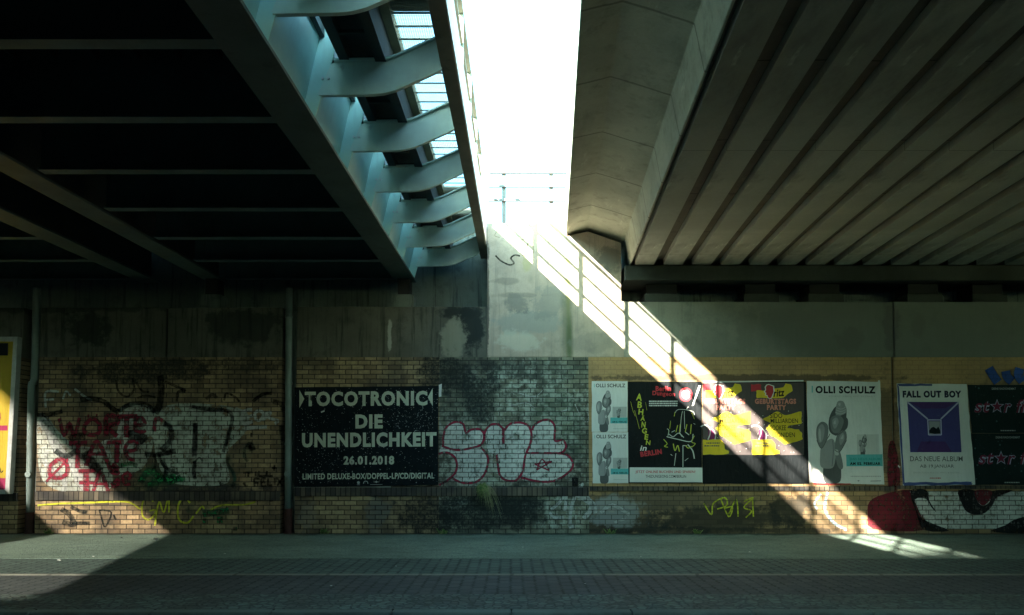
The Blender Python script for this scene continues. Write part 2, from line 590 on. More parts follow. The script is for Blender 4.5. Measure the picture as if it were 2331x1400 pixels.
def mat_slabs():
    t = NT('pavement_mosaic', .9, .25)
    nz, med = t.noise(.8, 5, .62), t.noise(5, 5, .65, stretch=(.5, 1.4, 1))
    vo = t.n('ShaderNodeTexVoronoi', feature='DISTANCE_TO_EDGE')
    t.put(vo.inputs['Vector'], t.co)
    vo.inputs['Scale'].default_value = 17
    e = t.rng(vo.outputs['Distance'], 0, .12)
    fine = t.noise(60, 3, .7)
    col = t.mix(t.rng(nz, .35, .66), (.20, .28, .22), (.14, .2, .16))
    col = t.mix(t.rng(med, .5, .72, 0, .6), col, (.065, .085, .075))
    col = t.mix(t.rng(fine, .35, .75, 0, .5), col, (.06, .075, .067))
    spots = t.n('ShaderNodeTexVoronoi')
    t.put(spots.inputs['Vector'], t.co)
    spots.inputs['Scale'].default_value = 2.6
    col = t.mix(t.rng(spots.outputs['Distance'], .075, .05, 0, .6), col, (.035, .042, .038))
    col = t.mix(t.math('MULTIPLY', t.math('SUBTRACT', 1, e), .45), col, (.05, .056, .05))
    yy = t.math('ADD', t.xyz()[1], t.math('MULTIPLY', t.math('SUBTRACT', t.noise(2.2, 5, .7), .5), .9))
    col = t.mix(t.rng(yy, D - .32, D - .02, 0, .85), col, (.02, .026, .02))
    return t.fin(col, t.bump(t.math('ADD', e, t.math('MULTIPLY', fine, .6)), .6, .008))


def mat_pavers(name, a, b, jw=.011):
    t = NT(name, .85, .3)
    o = t.xyz()
    zig = t.math('MULTIPLY', t.math('PINGPONG', o[1], .05), .5)
    v = t.comb(o[1], t.math('ADD', o[0], zig))
    br, mo = t.brick(v, .2, .125, jw, .5, (1, 1, 1), (0, 0, 0), (.5, .5, .5), 0, .25)
    nz, fine = t.noise(1.1, 5, .62), t.noise(50, 3, .7)
    col = t.mix(br, a, b)
    col = t.mix(t.rng(nz, .35, .68, 0, .6), col, tuple(q * .55 for q in a))
    col = t.mix(t.rng(fine, .35, .75, 0, .4), col, tuple(q * .5 for q in a))
    # the joints running along the street are sanded up, those across it are deep
    col = t.mix(t.math('MULTIPLY', mo, t.rng(t.noise(4, 4), .35, .6, .3, .85)), col, (.012, .017, .016))
    return t.fin(col, t.bump(t.math('ADD', t.math('SUBTRACT', 1, mo), t.math('MULTIPLY', fine, .3)), .7, .008))


def mat_cobble():
    t = NT('cobble_strip', .85, .3)
    vo = t.n('ShaderNodeTexVoronoi', feature='DISTANCE_TO_EDGE')
    t.put(vo.inputs['Vector'], t.co)
    vo.inputs['Scale'].default_value = 13
    vo.inputs['Randomness'].default_value = .7
    e = t.rng(vo.outputs['Distance'], .0, .16)
    vc = t.n('ShaderNodeTexVoronoi')
    t.put(vc.inputs['Vector'], t.co)
    vc.inputs['Scale'].default_value = 13
    vc.inputs['Randomness'].default_value = .7
    col = t.mix(vc.outputs['Color'], (.065, .095, .085), (.13, .18, .165))
    col = t.mix(t.rng(t.noise(2, 5), .35, .65, 0, .6), col, (.06, .06, .052))
    col = t.mix(t.math('MULTIPLY', t.math('SUBTRACT', 1, e), .75), col, (.03, .038, .034))
    return t.fin(col, t.bump(e, .8, .015))


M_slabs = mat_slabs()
M_pav1 = mat_pavers('pavers_grey', (.09, .135, .118), (.062, .098, .085), .015)
M_pav2 = mat_pavers('pavers_reddish', (.08, .092, .092), (.06, .07, .07), .013)
M_cobble = mat_cobble()
M_kerb = mat_concrete('kerb_granite', (.13, .165, .15), (.1, .1, .09), streak=0)
M_asphalt = mat_concrete('asphalt', (.04, .044, .042), (.025, .027, .026), streak=0, scale=3)
M_line = mat_concrete('border_stone', (.24, .24, .2), (.13, .13, .11), streak=0, scale=3, lines=[(0, 1.0, .03, .6)])

# ------------------------------------------------------------------ ground
YW = D
y1, y2, y2b, y3, y4, y5 = gy(1271), gy(1306.6), gy(1309), gy(1352), gy(1386), gy(1393)
GX0, GX1 = -60, 60
b_ = MB()
b_.add([(-400, -300, -.13), (400, -300, -.13), (400, 300, -.13), (-400, 300, -.13)], [(0, 1, 2, 3)])
struct(b_.build('ground', M_asphalt))
struct(MB().box(GX0, GX1, -6.2, y5 - .004, -.126, -.11).build('road', M_asphalt))
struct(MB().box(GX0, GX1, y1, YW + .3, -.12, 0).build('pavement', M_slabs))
struct(MB().box(GX0, GX1, y2, y1 - .002, -.12, -.004).build('paved_path', M_pav1))
struct(MB().box(GX0, GX1, y2b, y2 - .002, -.12, .004).build('path_border', M_line))
struct(MB().box(GX0, GX1, y3, y2b - .002, -.12, -.003).build('cycle_path', M_pav2))
struct(MB().box(GX0, GX1, y4, y3 - .002, -.12, -.002).build('cobble_strip', M_cobble))
kb = MB()
x = GX0
while x < GX1:
    kb.box(x, x + .992, y5, y4 - .003, -.14, .0)
    x += 1.0
struct(kb.build('kerb', M_kerb, bevel=.012))
struct(MB().box(GX0, GX1, -12.0, -6.2, -.12, 0).build('far_pavement', M_slabs))

# ------------------------------------------------------------------ abutment wall
YB = D + 1.0                                  # back of the bearing recess
wall = thing('abutment_wall', (0, D, 0), 'long brick and concrete bridge abutment wall covered in posters and graffiti', 'wall')
ZT, ZTR, ZBAND = Z(700), Z(687), Z(813)


def panel(u0, u1, m):
    return MB().box(X(u0), X(u1), D, D + .9, -.1, ZBAND - .001).build('brick_panel', m, wall)


panel(-900, 46, M_brick_left)
panel(86, 640, M_brick_left)
panel(673, 1000, M_brick_toco)
panel(1000.2, 1340, M_brick_mid)
panel(1340.2, 2031, M_brick_right)
panel(2036, 3600, M_brick_right)


def band(u0, u1, v0, m, dy=0.0):
    return MB().box(X(u0), X(u1), D + dy, D + .9, ZBAND + .001, Z(v0)).build('concrete_band', m, wall, .006)


band(-900, 46, 700, M_band_left, .012)
band(86, 373, 700, M_band_left, .012)
band(377, 640, 700, M_band_left, .012)
band(673, 1108, 698, M_band_left, .012)
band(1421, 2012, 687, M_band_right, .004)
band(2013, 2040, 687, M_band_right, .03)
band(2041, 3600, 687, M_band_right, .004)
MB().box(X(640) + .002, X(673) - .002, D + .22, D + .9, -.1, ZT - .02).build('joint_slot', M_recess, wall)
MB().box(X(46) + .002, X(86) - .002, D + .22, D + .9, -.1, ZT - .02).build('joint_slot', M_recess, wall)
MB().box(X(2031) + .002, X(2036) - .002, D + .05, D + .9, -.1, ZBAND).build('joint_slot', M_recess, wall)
pil = [at(*p) for p in ((1109, 813), (1109, 508), (1291, 508), (1291, 538), (1338, 527), (1414, 553), (1414, 686), (1420, 686), (1420, 813))]
MB().prism([(a, b + .001) for a, b in pil], D - .004, D + 1.3).build('concrete_pillar', M_pillar, wall, .008)
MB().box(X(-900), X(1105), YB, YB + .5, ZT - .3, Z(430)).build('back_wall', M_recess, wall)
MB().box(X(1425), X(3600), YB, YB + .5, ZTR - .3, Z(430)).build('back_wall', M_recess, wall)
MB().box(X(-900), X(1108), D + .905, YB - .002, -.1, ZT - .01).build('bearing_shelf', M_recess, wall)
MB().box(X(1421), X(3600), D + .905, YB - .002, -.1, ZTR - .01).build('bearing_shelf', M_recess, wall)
# projecting header course
t = NT('brick_header_course', .9, .25)
br, mo = t.brick(t.wallvec(), .083, .4, .008, 0, (1, 1, 1), (0, 0, 0), (.5, .5, .5), 0, .15)
col = t.ramp(br, [(0, (.05, .048, .04)), (1, (.17, .14, .10))])
col = t.mix(t.rng(t.noise(1.2, 5), .38, .6, 0, .85), col, (.03, .03, .033))
col = t.mix(t.math('MULTIPLY', t.rng(t.xyz()[0], X(1345), X(1365)), t.rng(t.noise(3, 4), .45, .65, 0, .6)), col, (.17, .13, .075))
col = t.mix(t.math('MULTIPLY', mo, .85), col, (.012, .012, .012))
M_header = t.fin(col, t.bump(t.math('SUBTRACT', 1, mo), .6, .008))


def header(u0, u1, va, vb, pr=.028):
    z1, z0 = Z(va), Z(vb)
    MB().prism([(0, 0)] * 0 or [(X(u0), z0), (X(u1), z0), (X(u1), z1), (X(u0), z1)], D - pr, D + .02).build('brick_ledge', M_header, wall, .006)


header(-900, 46, 1122, 1141)
header(86, 640, 1119, 1139)
header(673, 1339, 1109, 1129)
header(1341, 2031, 1107, 1117, .035)
header(2036, 3600, 1105, 1113, .035)

emb = MB().box(-160, 160, YB + .51, 80, -.1, Z(512)).build('embankment', M_slabs)
struct(emb)
opp = tag(MB().box(-160, 160, -13.0, -12.0, -.1, 4.2).build('opposite_wall', M_brick_toco), 'brick abutment wall on the far side of the road behind the viewer', 'wall')

# ------------------------------------------------------------------ steel bridge (left)
YS = D + .62                                   # where the girders stop on their bearings
Y0 = -13.0
SP = 1.25
PLANES = [5.3 + SP * i for i in range(-14, 7)]
steel = thing('steel_railway_bridge', (X(900), D, ZT), 'dark green steel railway bridge with walkway brackets beside the sky gap', 'bridge')


def pl(*pts): return [at(u, v) for u, v in pts]


MB().prism(pl((887, 625), (936, 625), (936, 620.5), (887, 620.5)), Y0, YS, DL).build('bottom_flange', M_girder, steel, .004)
gw = MB().prism(pl((913, 620.3), (917, 620.3), (951, 470), (947, 470)), Y0, YS, DL).build('girder_web', M_web, steel)
MB().prism(pl((900, 469.5), (962, 469.5), (962, 464), (900, 464)), Y0, YS, DL).build('top_flange', M_dark, steel)
MB().prism(pl((905, 620.3), (908, 620.3), (908, 522), (905, 522)), Y0, YS, DL).build('inner_web', M_dark, steel)


def along(y): return DL * (y - D)


# one of each repeated part, built at depth D and moved along the bridge
st0 = MB().prism(pl((918, 620), (935, 620), (957.5, 540), (963, 471), (951.5, 471)), D - .01, D + .01).build('stiffener', M_web, steel)
bp = pl((938, 590.5), (1004, 589.4), (1018, 588), (1032, 584.3), (1048, 577.5), (1089, 558.5), (1086, 523.5), (1076, 526), (1036, 545), (1024, 549.2), (1012, 550.6), (958, 552), (954, 554))
br0 = MB().prism(bp, D - .012, D + .012)
low = pl((940, 590.5), (1004, 589.4), (1018, 588), (1032, 584.3), (1048, 577.5), (1088, 559))
top = pl((958, 551.5), (1012, 550.6), (1024, 549.2), (1036, 545), (1084, 523))
for path, sgn, yy in ((low, -1, .022), (top, 1, .045)):
    n = len(path)
    prof = path + [(a, b + sgn * .018) for a, b in reversed(path)]
    br0.prism(prof, D - yy, D + yy)
br0 = br0.build('bracket', M_bracket, steel)
bolts = []
for u, v in ((944, 572), (951, 572)):
    x, z = at(u, v)
    bolts.append(MB().tube([(x, D - .012, z), (x, D - .024, z)], .012, 8).build('bolt', M_white_rail, br0))
# floor beam between the two girders
fb0 = MB()
xa, xb, zf, zd = X(486.5), X(885.5), Z(622), Z(521)
fb0.box(xa, xb, D - .065, D + .065, zf, zf + .02)
fb0.box(xa, xb, D - .008, D + .008, zf + .02, zd)
fb0 = fb0.build('floor_beam', M_floor, steel)
for y in PLANES:
    o = along(y)
    if y < PLANES[-1] - .01:
        copy_part(st0, o, steel)
        b2 = copy_part(br0, o, steel)
        for q in bolts: copy_part(q, (0, 0, 0), b2)
        copy_part(fb0, o, steel)
    else:
        for a in (st0, br0, fb0): a.location = Vector(a.location) + o
MB().prism(pl((440, 625), (485, 625), (485, 620.5), (440, 620.5)), Y0, YS, DL).build('bottom_flange', M_girder, steel, .004)
MB().prism(pl((461, 620.3), (464, 620.3), (464, 522), (461, 522)), Y0, YS, DL).build('inner_web', M_dark, steel)
MB().prism(pl((330, 520.5), (946, 520.5), (946, 505), (330, 505)), Y0, YB - .05, DL).build('deck_plate', M_dark, steel)
rib = MB()
for i in range(8):
    u = 520 + i * 50
    rib.prism(pl((u, 521), (u + 2.2, 521), (u + 2.2, 548), (u, 548)), Y0, YS, DL)
rib.build('deck_rib', M_dark, steel)
# edge beam, cable trough, walkway
MB().prism(pl((1088, 558), (1106, 558), (1106, 503), (1088, 503)), Y0, YB - .1, DL).build('edge_beam', M_edge, steel, .006)
MB().prism(pl((1106.1, 557), (1107.4, 557), (1107.4, 503.5), (1106.1, 503.5)), Y0, YB - .1, DL).build('lit_face_plate', M_lit_face, steel)
MB().prism(pl((1083, 528), (1087.6, 528), (1087.6, 508), (1083, 508)), Y0, YB - .1, DL).build('edge_angle', M_dark, steel)
tr = MB()
tr.prism(pl((965, 551), (977, 551), (977, 512), (965, 512)), Y0, YB - .1, DL)
tr.prism(pl((1008, 551), (1021, 551), (1021, 512), (1008, 512)), Y0, YB - .1, DL)
tr.prism(pl((977.2, 536), (1007.8, 536), (1007.8, 515), (977.2, 515)), Y0, YB - .1, DL)
y = Y0 + .2
while y < D + .7:
    a, b = pl((977.2, 549), (1007.8, 545))
    off = along(y)
    tr.box(a[0] + off.x, b[0] + off.x, y, y + .03, a[1] + off.z, b[1] + off.z)
    y += .42
tr.build('cable_trough', M_dark, steel)
(gx0, gz), (gx1, _) = pl((1021.5, 506), (1082.5, 506))
g = MB()
nw = 22
for i in range(nw + 1):
    xx = gx0 + (gx1 - gx0) * i / nw
    e = along(Y0)
    k = along(D + .6)
    g.add([(xx + e.x, Y0, gz + e.z), (xx + .0035 + e.x, Y0, gz + e.z), (xx + .0035 + k.x, D + .6, gz + k.z), (xx + k.x, D + .6, gz + k.z)], [(0, 1, 2, 3)])
y = 3.2
while y < D + .6:
    e = along(y)
    g.box(gx0 + e.x, gx1 + e.x, y, y + .003, gz + e.z + .0015, gz + e.z + .0045)
    y += .021
y, i = 3.0, 0
while y < D + .6:
    e = along(y)
    g.box(gx0 + e.x, gx1 + e.x, y, y + .02, gz + e.z - .012, gz + e.z - .002)
    y += .208
g.build('walkway_grating', M_grate, steel)
MB().prism(pl((1010, 511.8), (1032, 511.8), (1032, 496), (1010, 496)), Y0, D + .6, DL).build('walkway_stringer', M_wood, steel)
for ya, yb in ((5.85, 6.36), (8.4, 8.74), (10.8, 11.1), (11.9, 12.7)):
    (cx0, cz0), (cx1, cz1) = pl((1032.5, 503.4), (1082.5, 499))
    MB().prism([(cx0, cz0), (cx1, cz0), (cx1, cz1), (cx0, cz1)], ya, yb, DL).build('cover_board', M_wood, steel)
# railing on the edge beam
rl = bpy.data.objects.new('railing', None)
S.collection.objects.link(rl)
WORLD[rl.name] = Vector((0, 0, 0))
rl.parent = steel
rl.matrix_parent_inverse = Matrix.Translation(-WORLD[steel.name])
for v, hw in ((363, .034), (410, .027), (457, .027)):
    x, z = at(1094, v)
    MB().prism([(x - hw, z - .011), (x + hw, z - .011), (x + hw, z + .011), (x - hw, z + .011)], Y0, D - .02, DL).build('rail', M_rail, rl)
x, z0 = at(1094, 503)
_, z1 = at(1094, 366)
po0 = MB().box(x - .03, x + .03, D - .03, D + .03, z0, z1).build('post', M_rail, rl)
PP = 1.31
for i in range(17):
    y = D - .28 - PP * i
    if i == 0: po0.location = along(y)
    else:
        c = po0.copy()
        S.collection.objects.link(c)
        c.location = along(y)

# second steel deck further left
steel2 = thing('steel_railway_bridge', (X(300), D, ZT), 'second dark steel railway bridge at the far left, behind the long inner girder', 'bridge')
MB().prism(pl((278, 625), (325, 625), (325, 620.5), (278, 620.5)), Y0, YS, DL).build('bottom_flange', M_girder, steel2, .004)
MB().prism(pl((299, 620.3), (303, 620.3), (303, 522), (299, 522)), Y0, YS, DL).build('girder_web', M_dark, steel2)
xb2 = X(277)
fb2 = MB().box(-9.0, xb2 - .003, D - .065, D + .065, zf, zf + .02).box(-9.0, xb2 - .003, D - .008, D + .008, zf + .02, zd).build('floor_beam', M_floor, steel2)
for y in PLANES:
    if y < PLANES[-1] - .01: copy_part(fb2, along(y), steel2)
fb2.location = along(PLANES[-1])
EDGE = [(-10.4, YB - .05), (-10.4, 4.3), (-9.0, -1.6), (-8.2, -5.0), (-8.2, Y0)]
zp = Z(520)
MB().slab([(X(328), YB - .05)] + EDGE + [(X(328), Y0)], zp - .12, zp + .1).build('deck_plate', M_dark, steel2)
eg = MB()
for (xa_, ya_), (xc_, yc_) in zip(EDGE[:-1], EDGE[1:]):
    eg.slab([(xa_, ya_), (xa_ + .05, ya_), (xc_ + .05, yc_), (xc_, yc_)], 4.3, zp - .121)
eg.build('edge_girder', M_dark, steel2)

MB().prism(pl((938, 463), (950, 463), (950, 372), (938, 372)), Y0, YB - .1, DL).build('sun_blocking_upstand', M_dark, steel)  # upstand added to stop sun leaking through below the edge beam
outer = thing('light_blocking_deck', (-20, D, 4.3), 'unseen deck slab added left of the picture to cut the light from that side', 'bridge')  # unseen slab added to narrow the left opening and cut its light
MB().slab([(-13.2, YB - .05), (-160, YB - .05), (-160, Y0), (-8.25, Y0), (-8.25, -4.6), (-8.6, -2.9), (-13.2, -2.9)], 4.3, 5.2).build('deck_slab', M_diaph, outer)

scr = thing('sun_dimming_slats', (-11.9, 0, 4.9), 'unseen slatted screen added left of the picture to dim and soften the sun patch', 'screen')  # added out of view; slats dim the sun patch, denser toward its edge
b = MB()
x = -15.2
while x < -9.9:
    f = min(1, max(0, (x + 11.95) / .5))
    wd, sh = .062 + .0178 * f, 7.4 * 1.4 / 5.9
    if x > -13.2: b.box(x, x + wd, 4.301, YB - .1, 5.225, 5.23)
    b.slab([(x, 4.3), (x + wd, 4.3), (x + wd + sh, -3.1), (x + sh, -3.1)], 5.225, 5.23)
    x += .08
b.build('slat_field', M_dark, scr)

# ------------------------------------------------------------------ concrete bridge (right)
conc = thing('concrete_railway_bridge', (X(1500), D, ZTR), 'concrete railway bridge with ribbed underside and sloping cantilever edge', 'bridge')
YE = D - .05
prof = pl((1289, 531), (1338, 519.5), (1422, 545), (1433, 602), (1437, 602.5), (1437, 430), (1289, 430))
MB().prism(prof, Y0, D + .9, DR).build('cantilever_edge', M_soffit, conc, .01)
(px0, pz0), (px1, pz1) = pl((1444, 605), (1487, 591))
pk0 = MB().prism([(px0, pz0), (px1, pz0), (px1, pz1 + .03), (px0, pz1 + .03)], Y0, YE - .012, DR).build('deck_beam', M_plank, conc, .006)
pitch = (X(1509) - X(1444))
for i in range(1, 38):
    copy_part(pk0, (pitch * i, 0, 0), conc)
_, zs0 = at(1444, 593)
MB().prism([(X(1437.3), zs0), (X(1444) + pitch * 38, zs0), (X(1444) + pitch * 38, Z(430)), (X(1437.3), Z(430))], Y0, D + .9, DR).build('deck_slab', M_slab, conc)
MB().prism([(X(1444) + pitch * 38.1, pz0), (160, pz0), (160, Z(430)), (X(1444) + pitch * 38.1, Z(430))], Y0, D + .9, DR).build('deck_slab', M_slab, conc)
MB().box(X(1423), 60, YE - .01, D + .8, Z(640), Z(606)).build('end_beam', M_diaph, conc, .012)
x = 1474
for i in range(14):
    MB().box(X(x), X(x + 82), D + .16, D + .72, ZTR - .008, Z(664)).build('bearing_plinth', M_diaph, conc, .006)
    MB().box(X(x + 6), X(x + 76), D + .22, D + .66, Z(664) + .001, Z(640) - .001).build('bearing', M_black, conc)
    x += 230 if i % 2 == 0 else 150
# left bearings
for u in (912, 462):
    MB().box(X(u - 24), X(u + 24), D + .2, D + .6, ZT - .009, Z(664)).build('bearing_plinth', M_recess, steel)
    MB().box(X(u - 14), X(u + 14), D + .25, D + .55, Z(664) + .001, Z(626)).build('bearing', M_black, steel)

# house added behind the viewer, shaped so its roof ends the strip of sun
house = thing('sun_blocking_house', (-19, -46, 0), 'unseen tall house added behind the viewer to end the strip of sun', 'house')
MB().box(-31, -7, -52, -40, -.1, 26.75).build('wall', M_diaph, house)
b = MB()
for fl in range(7):
    for k in range(8):
        b.box(-30 + k * 2.9, -28.7 + k * 2.9, -39.99, -39.95, 1.6 + fl * 3.4, 3.4 + fl * 3.4)
b.build('window', M_black, house)

# bare trees added behind the viewer to thin the sun low in the strip
def bare_tree(x, y, z0, z1, nb, nt, label, seed):
    tree = thing('sun_filter_tree', (x, y, 0), label, 'tree', 'unseen bare trees added to thin the sun')
    rnd = random.Random(seed)
    MB().tube([(x, y, -.1), (x + .1, y - .1, 3), (x - .1, y + .1, z0 * .8), (x + .1, y, z1)], [.24, .2, .16, .08], 10).build('trunk', M_dark, tree)
    b = MB()
    for k in range(nb):
        a = rnd.uniform(0, 2 * math.pi)
        p = Vector((x, y, rnd.uniform(z0, z1)))
        q = p + Vector((math.cos(a) * rnd.uniform(1, 2.6), math.sin(a) * rnd.uniform(.6, 1.8), rnd.uniform(1.5, 3.6)))
        m_ = (p + q) / 2 + Vector((0, 0, -.2))
        b.tube([p, m_, q], [.06, .04, .015], 6)
        for j in range(nt):
            o_ = p.lerp(q, rnd.uniform(.35, 1))
            d_ = Vector((rnd.uniform(-1, 1), rnd.uniform(-.6, .6), rnd.uniform(-.2, 1))).normalized() * rnd.uniform(.5, 1.3)
            b.tube([o_, o_ + d_], [.012, .006], 4, False)
    b.build('crown', M_dark, tree)


bare_tree(-10.6, -16, 8.8, 12.6, 28, 32, 'unseen bare tree added behind the viewer to thin the sun, the shorter of two', 17)
bare_tree(-12.9, -16.4, 11.0, 15.0, 26, 24, 'unseen bare tree added behind the viewer to thin the sun, the taller of two', 29)

# ------------------------------------------------------------------ guard rail on the pillar, pole
gr = thing('guard_railing', (X(1200), D + .3, Z(508)), 'white steel guard railing on top of the concrete pillar in the gap', 'railing')
yg = D + .35
for v in (393, 424, 456):
    a, b = at(1112, v, yg), at(1420, v, yg)
    MB().box(a[0], b[0], yg - .035, yg + .02, a[1] - .02, a[1] + .02).build('rail', M_guard, gr)
for u in (1147, 1255, 1363):
    a, b = at(u, 508, yg), at(u, 388, yg)
    MB().box(a[0] - .036, a[0] + .036, yg + .021, yg + .07, Z(508), b[1]).build('post', M_guard, gr, .004)
a, b = at(1112, 456, yg), at(1150, 424, yg)
MB().tube([(a[0] + .02, yg - .03, at(0, 393, yg)[1]), (a[0], yg - .03, at(0, 408, yg)[1]), (a[0], yg - .03, at(0, 445, yg)[1]), (a[0] + .05, yg - .03, a[1]), (a[0] + .14, yg - .03, a[1])], .018, 8).build('end_loop', M_guard, gr)
pz = at(1181, 0, 26)
pole = tag(MB().tube([(pz[0], 26, Z(512)), (pz[0], 26, 22)], .016, 8).build('thin_pole', M_guard), 'thin pale vertical pole seen against the white sky in the gap', 'pole')

# ------------------------------------------------------------------ drain pipes
def drainpipe(pts, v_rust, v_ring, label):
    P = [(at(u, v)[0], at(u, v)[1]) for u, v in pts]
    th = thing('drainpipe', (P[-1][0], D, 0), label, 'drainpipe', 'drainpipes in the wall joints')
    yp = D + .03
    r = .056
    zr = Z(v_rust)
    xb_ = P[-1][0]
    MB().tube([(a, yp, b) for a, b in P[:-1]] + [(xb_, yp, zr)], r, 14).build('pipe', M_pipe, th, smooth=True)
    MB().tube([(xb_, yp, zr - .002), (xb_, yp, zr - .03), (xb_, yp, .03), (xb_, yp, -.02)], [r + .014, r + .014, r + .01, r + .03], 14).build('cast_foot', M_rust, th, smooth=False)
    for v in (720, 872, 1010):
        q = [p for p in zip(P[:-1], P[1:]) if p[0][1] >= Z(v) >= p[1][1]]
        if q:
            (xa, za_), (xb, zb_) = q[0]
            f = (Z(v) - za_) / (zb_ - za_)
            xx = xa + (xb - xa) * f
            MB().tube([(xx, yp, Z(v) + .02), (xx, yp, Z(v) - .02)], r + .008, 14).build('collar', M_pipe, th)
    zz = Z(v_ring)
    MB().tube([(xb_ - .004, yp - .03, zz), (xb_ - .004, yp - .085, zz)], .05, 16).build('inspection_cap', M_pipe, th, .006)


drainpipe([(81, 655), (80, 720), (77, 862), (69, 876), (66, 1080), (64, 1215)], 1166, 1080, 'grey metal drainpipe with rusty foot, beside the yellow billboard')
drainpipe([(657, 655), (656, 800), (655, 1000), (654, 1215)], 1158, 1079, 'grey metal drainpipe with rusty foot, between the red graffiti wall and the dark concert poster')

# ------------------------------------------------------------------ graffiti
GY = D - .0035
_g = [0, 0]


def nexty(new=False):
    if new: _g[0], _g[1] = _g[0] + 1, 0
    _g[1] += 1
    return GY - .0002 * _g[0] - .00002 * (_g[1] % 9)


def tagpaint(strokes, m, label=None, name='graffiti'):
    """strokes: (width, [points]) in photo position"""
    b = MB()
    for i, (wd, pts) in enumerate(strokes):
        b.stroke(pts, wd, nexty(i == 0))
    o = b.build(name, m, wall)
    if label: o['label'] = label
    return o


def fillpaint(polys, m, label=None):
    b = MB()
    for i, p in enumerate(polys): b.poly(p, nexty(i == 0))
    o = b.build('graffiti', m, wall)
    if label: o['label'] = label
    return o


def z4(*pts): return [(80 + a / 3.685, 860 + b / 3.685) for a, b in pts]
def z5(*pts): return [(380 + a / 3.683, 860 + b / 3.683) for a, b in pts]
def z6(*pts): return [(980 + a / 3.5, 820 + b / 3.5) for a, b in pts]
def z7(*pts): return [(1980 + a / 3.111, 790 + b / 3.111) for a, b in pts]
def zc(*pts): return [(1320 + a / 2.306, 660 + b / 2.306) for a, b in pts]


def closed(pts, n=4):
    """smooth closed outline"""
    out = []
    N = len(pts)
    for i in range(N):
        a, b, c, e = (Vector(pts[(i + k) % N]) for k in (-1, 0, 1, 2))
        for k in range(n):
            t = k / n
            q = .5 * ((2 * b) + (c - a) * t + (2 * a - 5 * b + 4 * c - e) * t * t + (3 * b - a - 3 * c + e) * t ** 3)
            out.append((q.x, q.y))
    return out


P_white = mat_spray('spray_white', (.55, .56, .53), .95, .35)
P_grey = mat_fill('rolled_grey', (.62, .66, .58), .9)
P_black = mat_spray('spray_black', (.012, .02, .018), .95)
P_red = mat_spray('spray_red', (.30, .018, .045), .95, .35, .65)
P_green = mat_spray('spray_green', (.018, .22, .08), .95)
P_yellow = mat_spray('spray_yellow', (.58, .58, .04), 1.0, .3, .5)
P_teal = mat_spray('spray_teal', (.03, .2, .15), .7)
P_blue = mat_spray('spray_blue', (.035, .10, .36), 1.0, .2, .3)
P_lblue = mat_spray('spray_light_blue', (.42, .6, .66), .85)
P_maroon = mat_spray('spray_maroon', (.30, .018, .05), 1.0, .35, .55)
P_fillw = mat_fill('rolled_white', (.66, .68, .62), .95, .25)
P_fillred = mat_fill('rolled_red', (.15, .014, .024), .95, .2, .45)
P_fillblk = mat_fill('rolled_black', (.009, .011, .012), .97, .12, .3)

# left panel: pale pieces first
fillpaint([closed(z4((1060, 240), (1700, 250), (1790, 420), (1600, 640), (1620, 880), (1250, 900), (1080, 820), (1000, 560)))], P_grey, 'worn pale grey painted area')
fillpaint([closed(z4((20, 330), (110, 330), (180, 430), (330, 560), (520, 600), (640, 780), (620, 940), (380, 950), (180, 940), (40, 800)))], P_grey, 'flaking pale painted area at the left')
fillpaint([closed(z4((720, 250), (850, 215), (990, 270), (1010, 460), (900, 760), (600, 800), (540, 560), (680, 480)))], P_grey, 'pale grey painted patch behind the red lettering')
tagpaint([(26, z4((45, 350), (110, 420), (170, 560), (230, 640), (330, 740), (370, 860))), (14, z4((100, 610), (90, 720), (240, 840), (240, 960))), (12, z4((340, 860), (400, 920), (420, 960)))], P_white, 'faded white brush streaks')
tagpaint([(7, z4((90, 250), (92, 120), (200, 118))), (6, z4((90, 185), (160, 180))), (6, z4((235, 180), (260, 115), (300, 150))), (7, z4((330, 90), (420, 160), (480, 190)))], P_white, 'small white tag reading FY')
tagpaint([(13.75, z4((380, 185), (470, 175), (570, 195), (640, 250), (700, 290))), (12.5, z4((700, 280), (770, 235), (860, 212), (950, 235), (1000, 290))),
          (18.75, z4((1010, 300), (1045, 220), (1060, 90), (1050, -20))), (11.25, z4((20, 310), (130, 305), (230, 280))), (15, z4((1080, 385), (1135, 420), (1140, 520), (1060, 610))),
          (13.75, z4((920, 640), (1020, 645), (1180, 615))), (7.5, z4((1000, 640), (1010, 720), (990, 800))), (7.5, z4((1040, 640), (1080, 740), (1190, 800), (1210, 830))), (11.25, z4((1060, 690), (1100, 760), (1090, 850))),
          (27.5, z4((420, 620), (480, 720), (540, 790))), (25, z4((780, 480), (860, 480), (920, 540))), (15, z4((170, 610), (260, 660), (350, 610))), (20, z4((290, 520), (340, 490), (420, 490))),
          (6.25, z4((680, 20), (700, 110), (770, 160), (830, 100), (820, 0))), (6.25, z4((850, 40), (900, 110), (960, 120))), (6.25, z4((860, 170), (930, 150), (1010, 165))), (7.5, z4((1090, 30), (1200, 80), (1260, 105), (1200, 120), (1190, 200))),
          (8.75, z4((1250, 130), (1240, 100), (1230, 110)))], P_black, 'black sprayed outlines of an old mural')
tagpaint([(18, z4((880, 880), (960, 780), (1060, 840), (1180, 830))), (12, z4((700, 740), (800, 720), (860, 740))), (16, z4((950, 900), (1060, 860), (1260, 850)))], P_green, 'dark green sprayed patches')
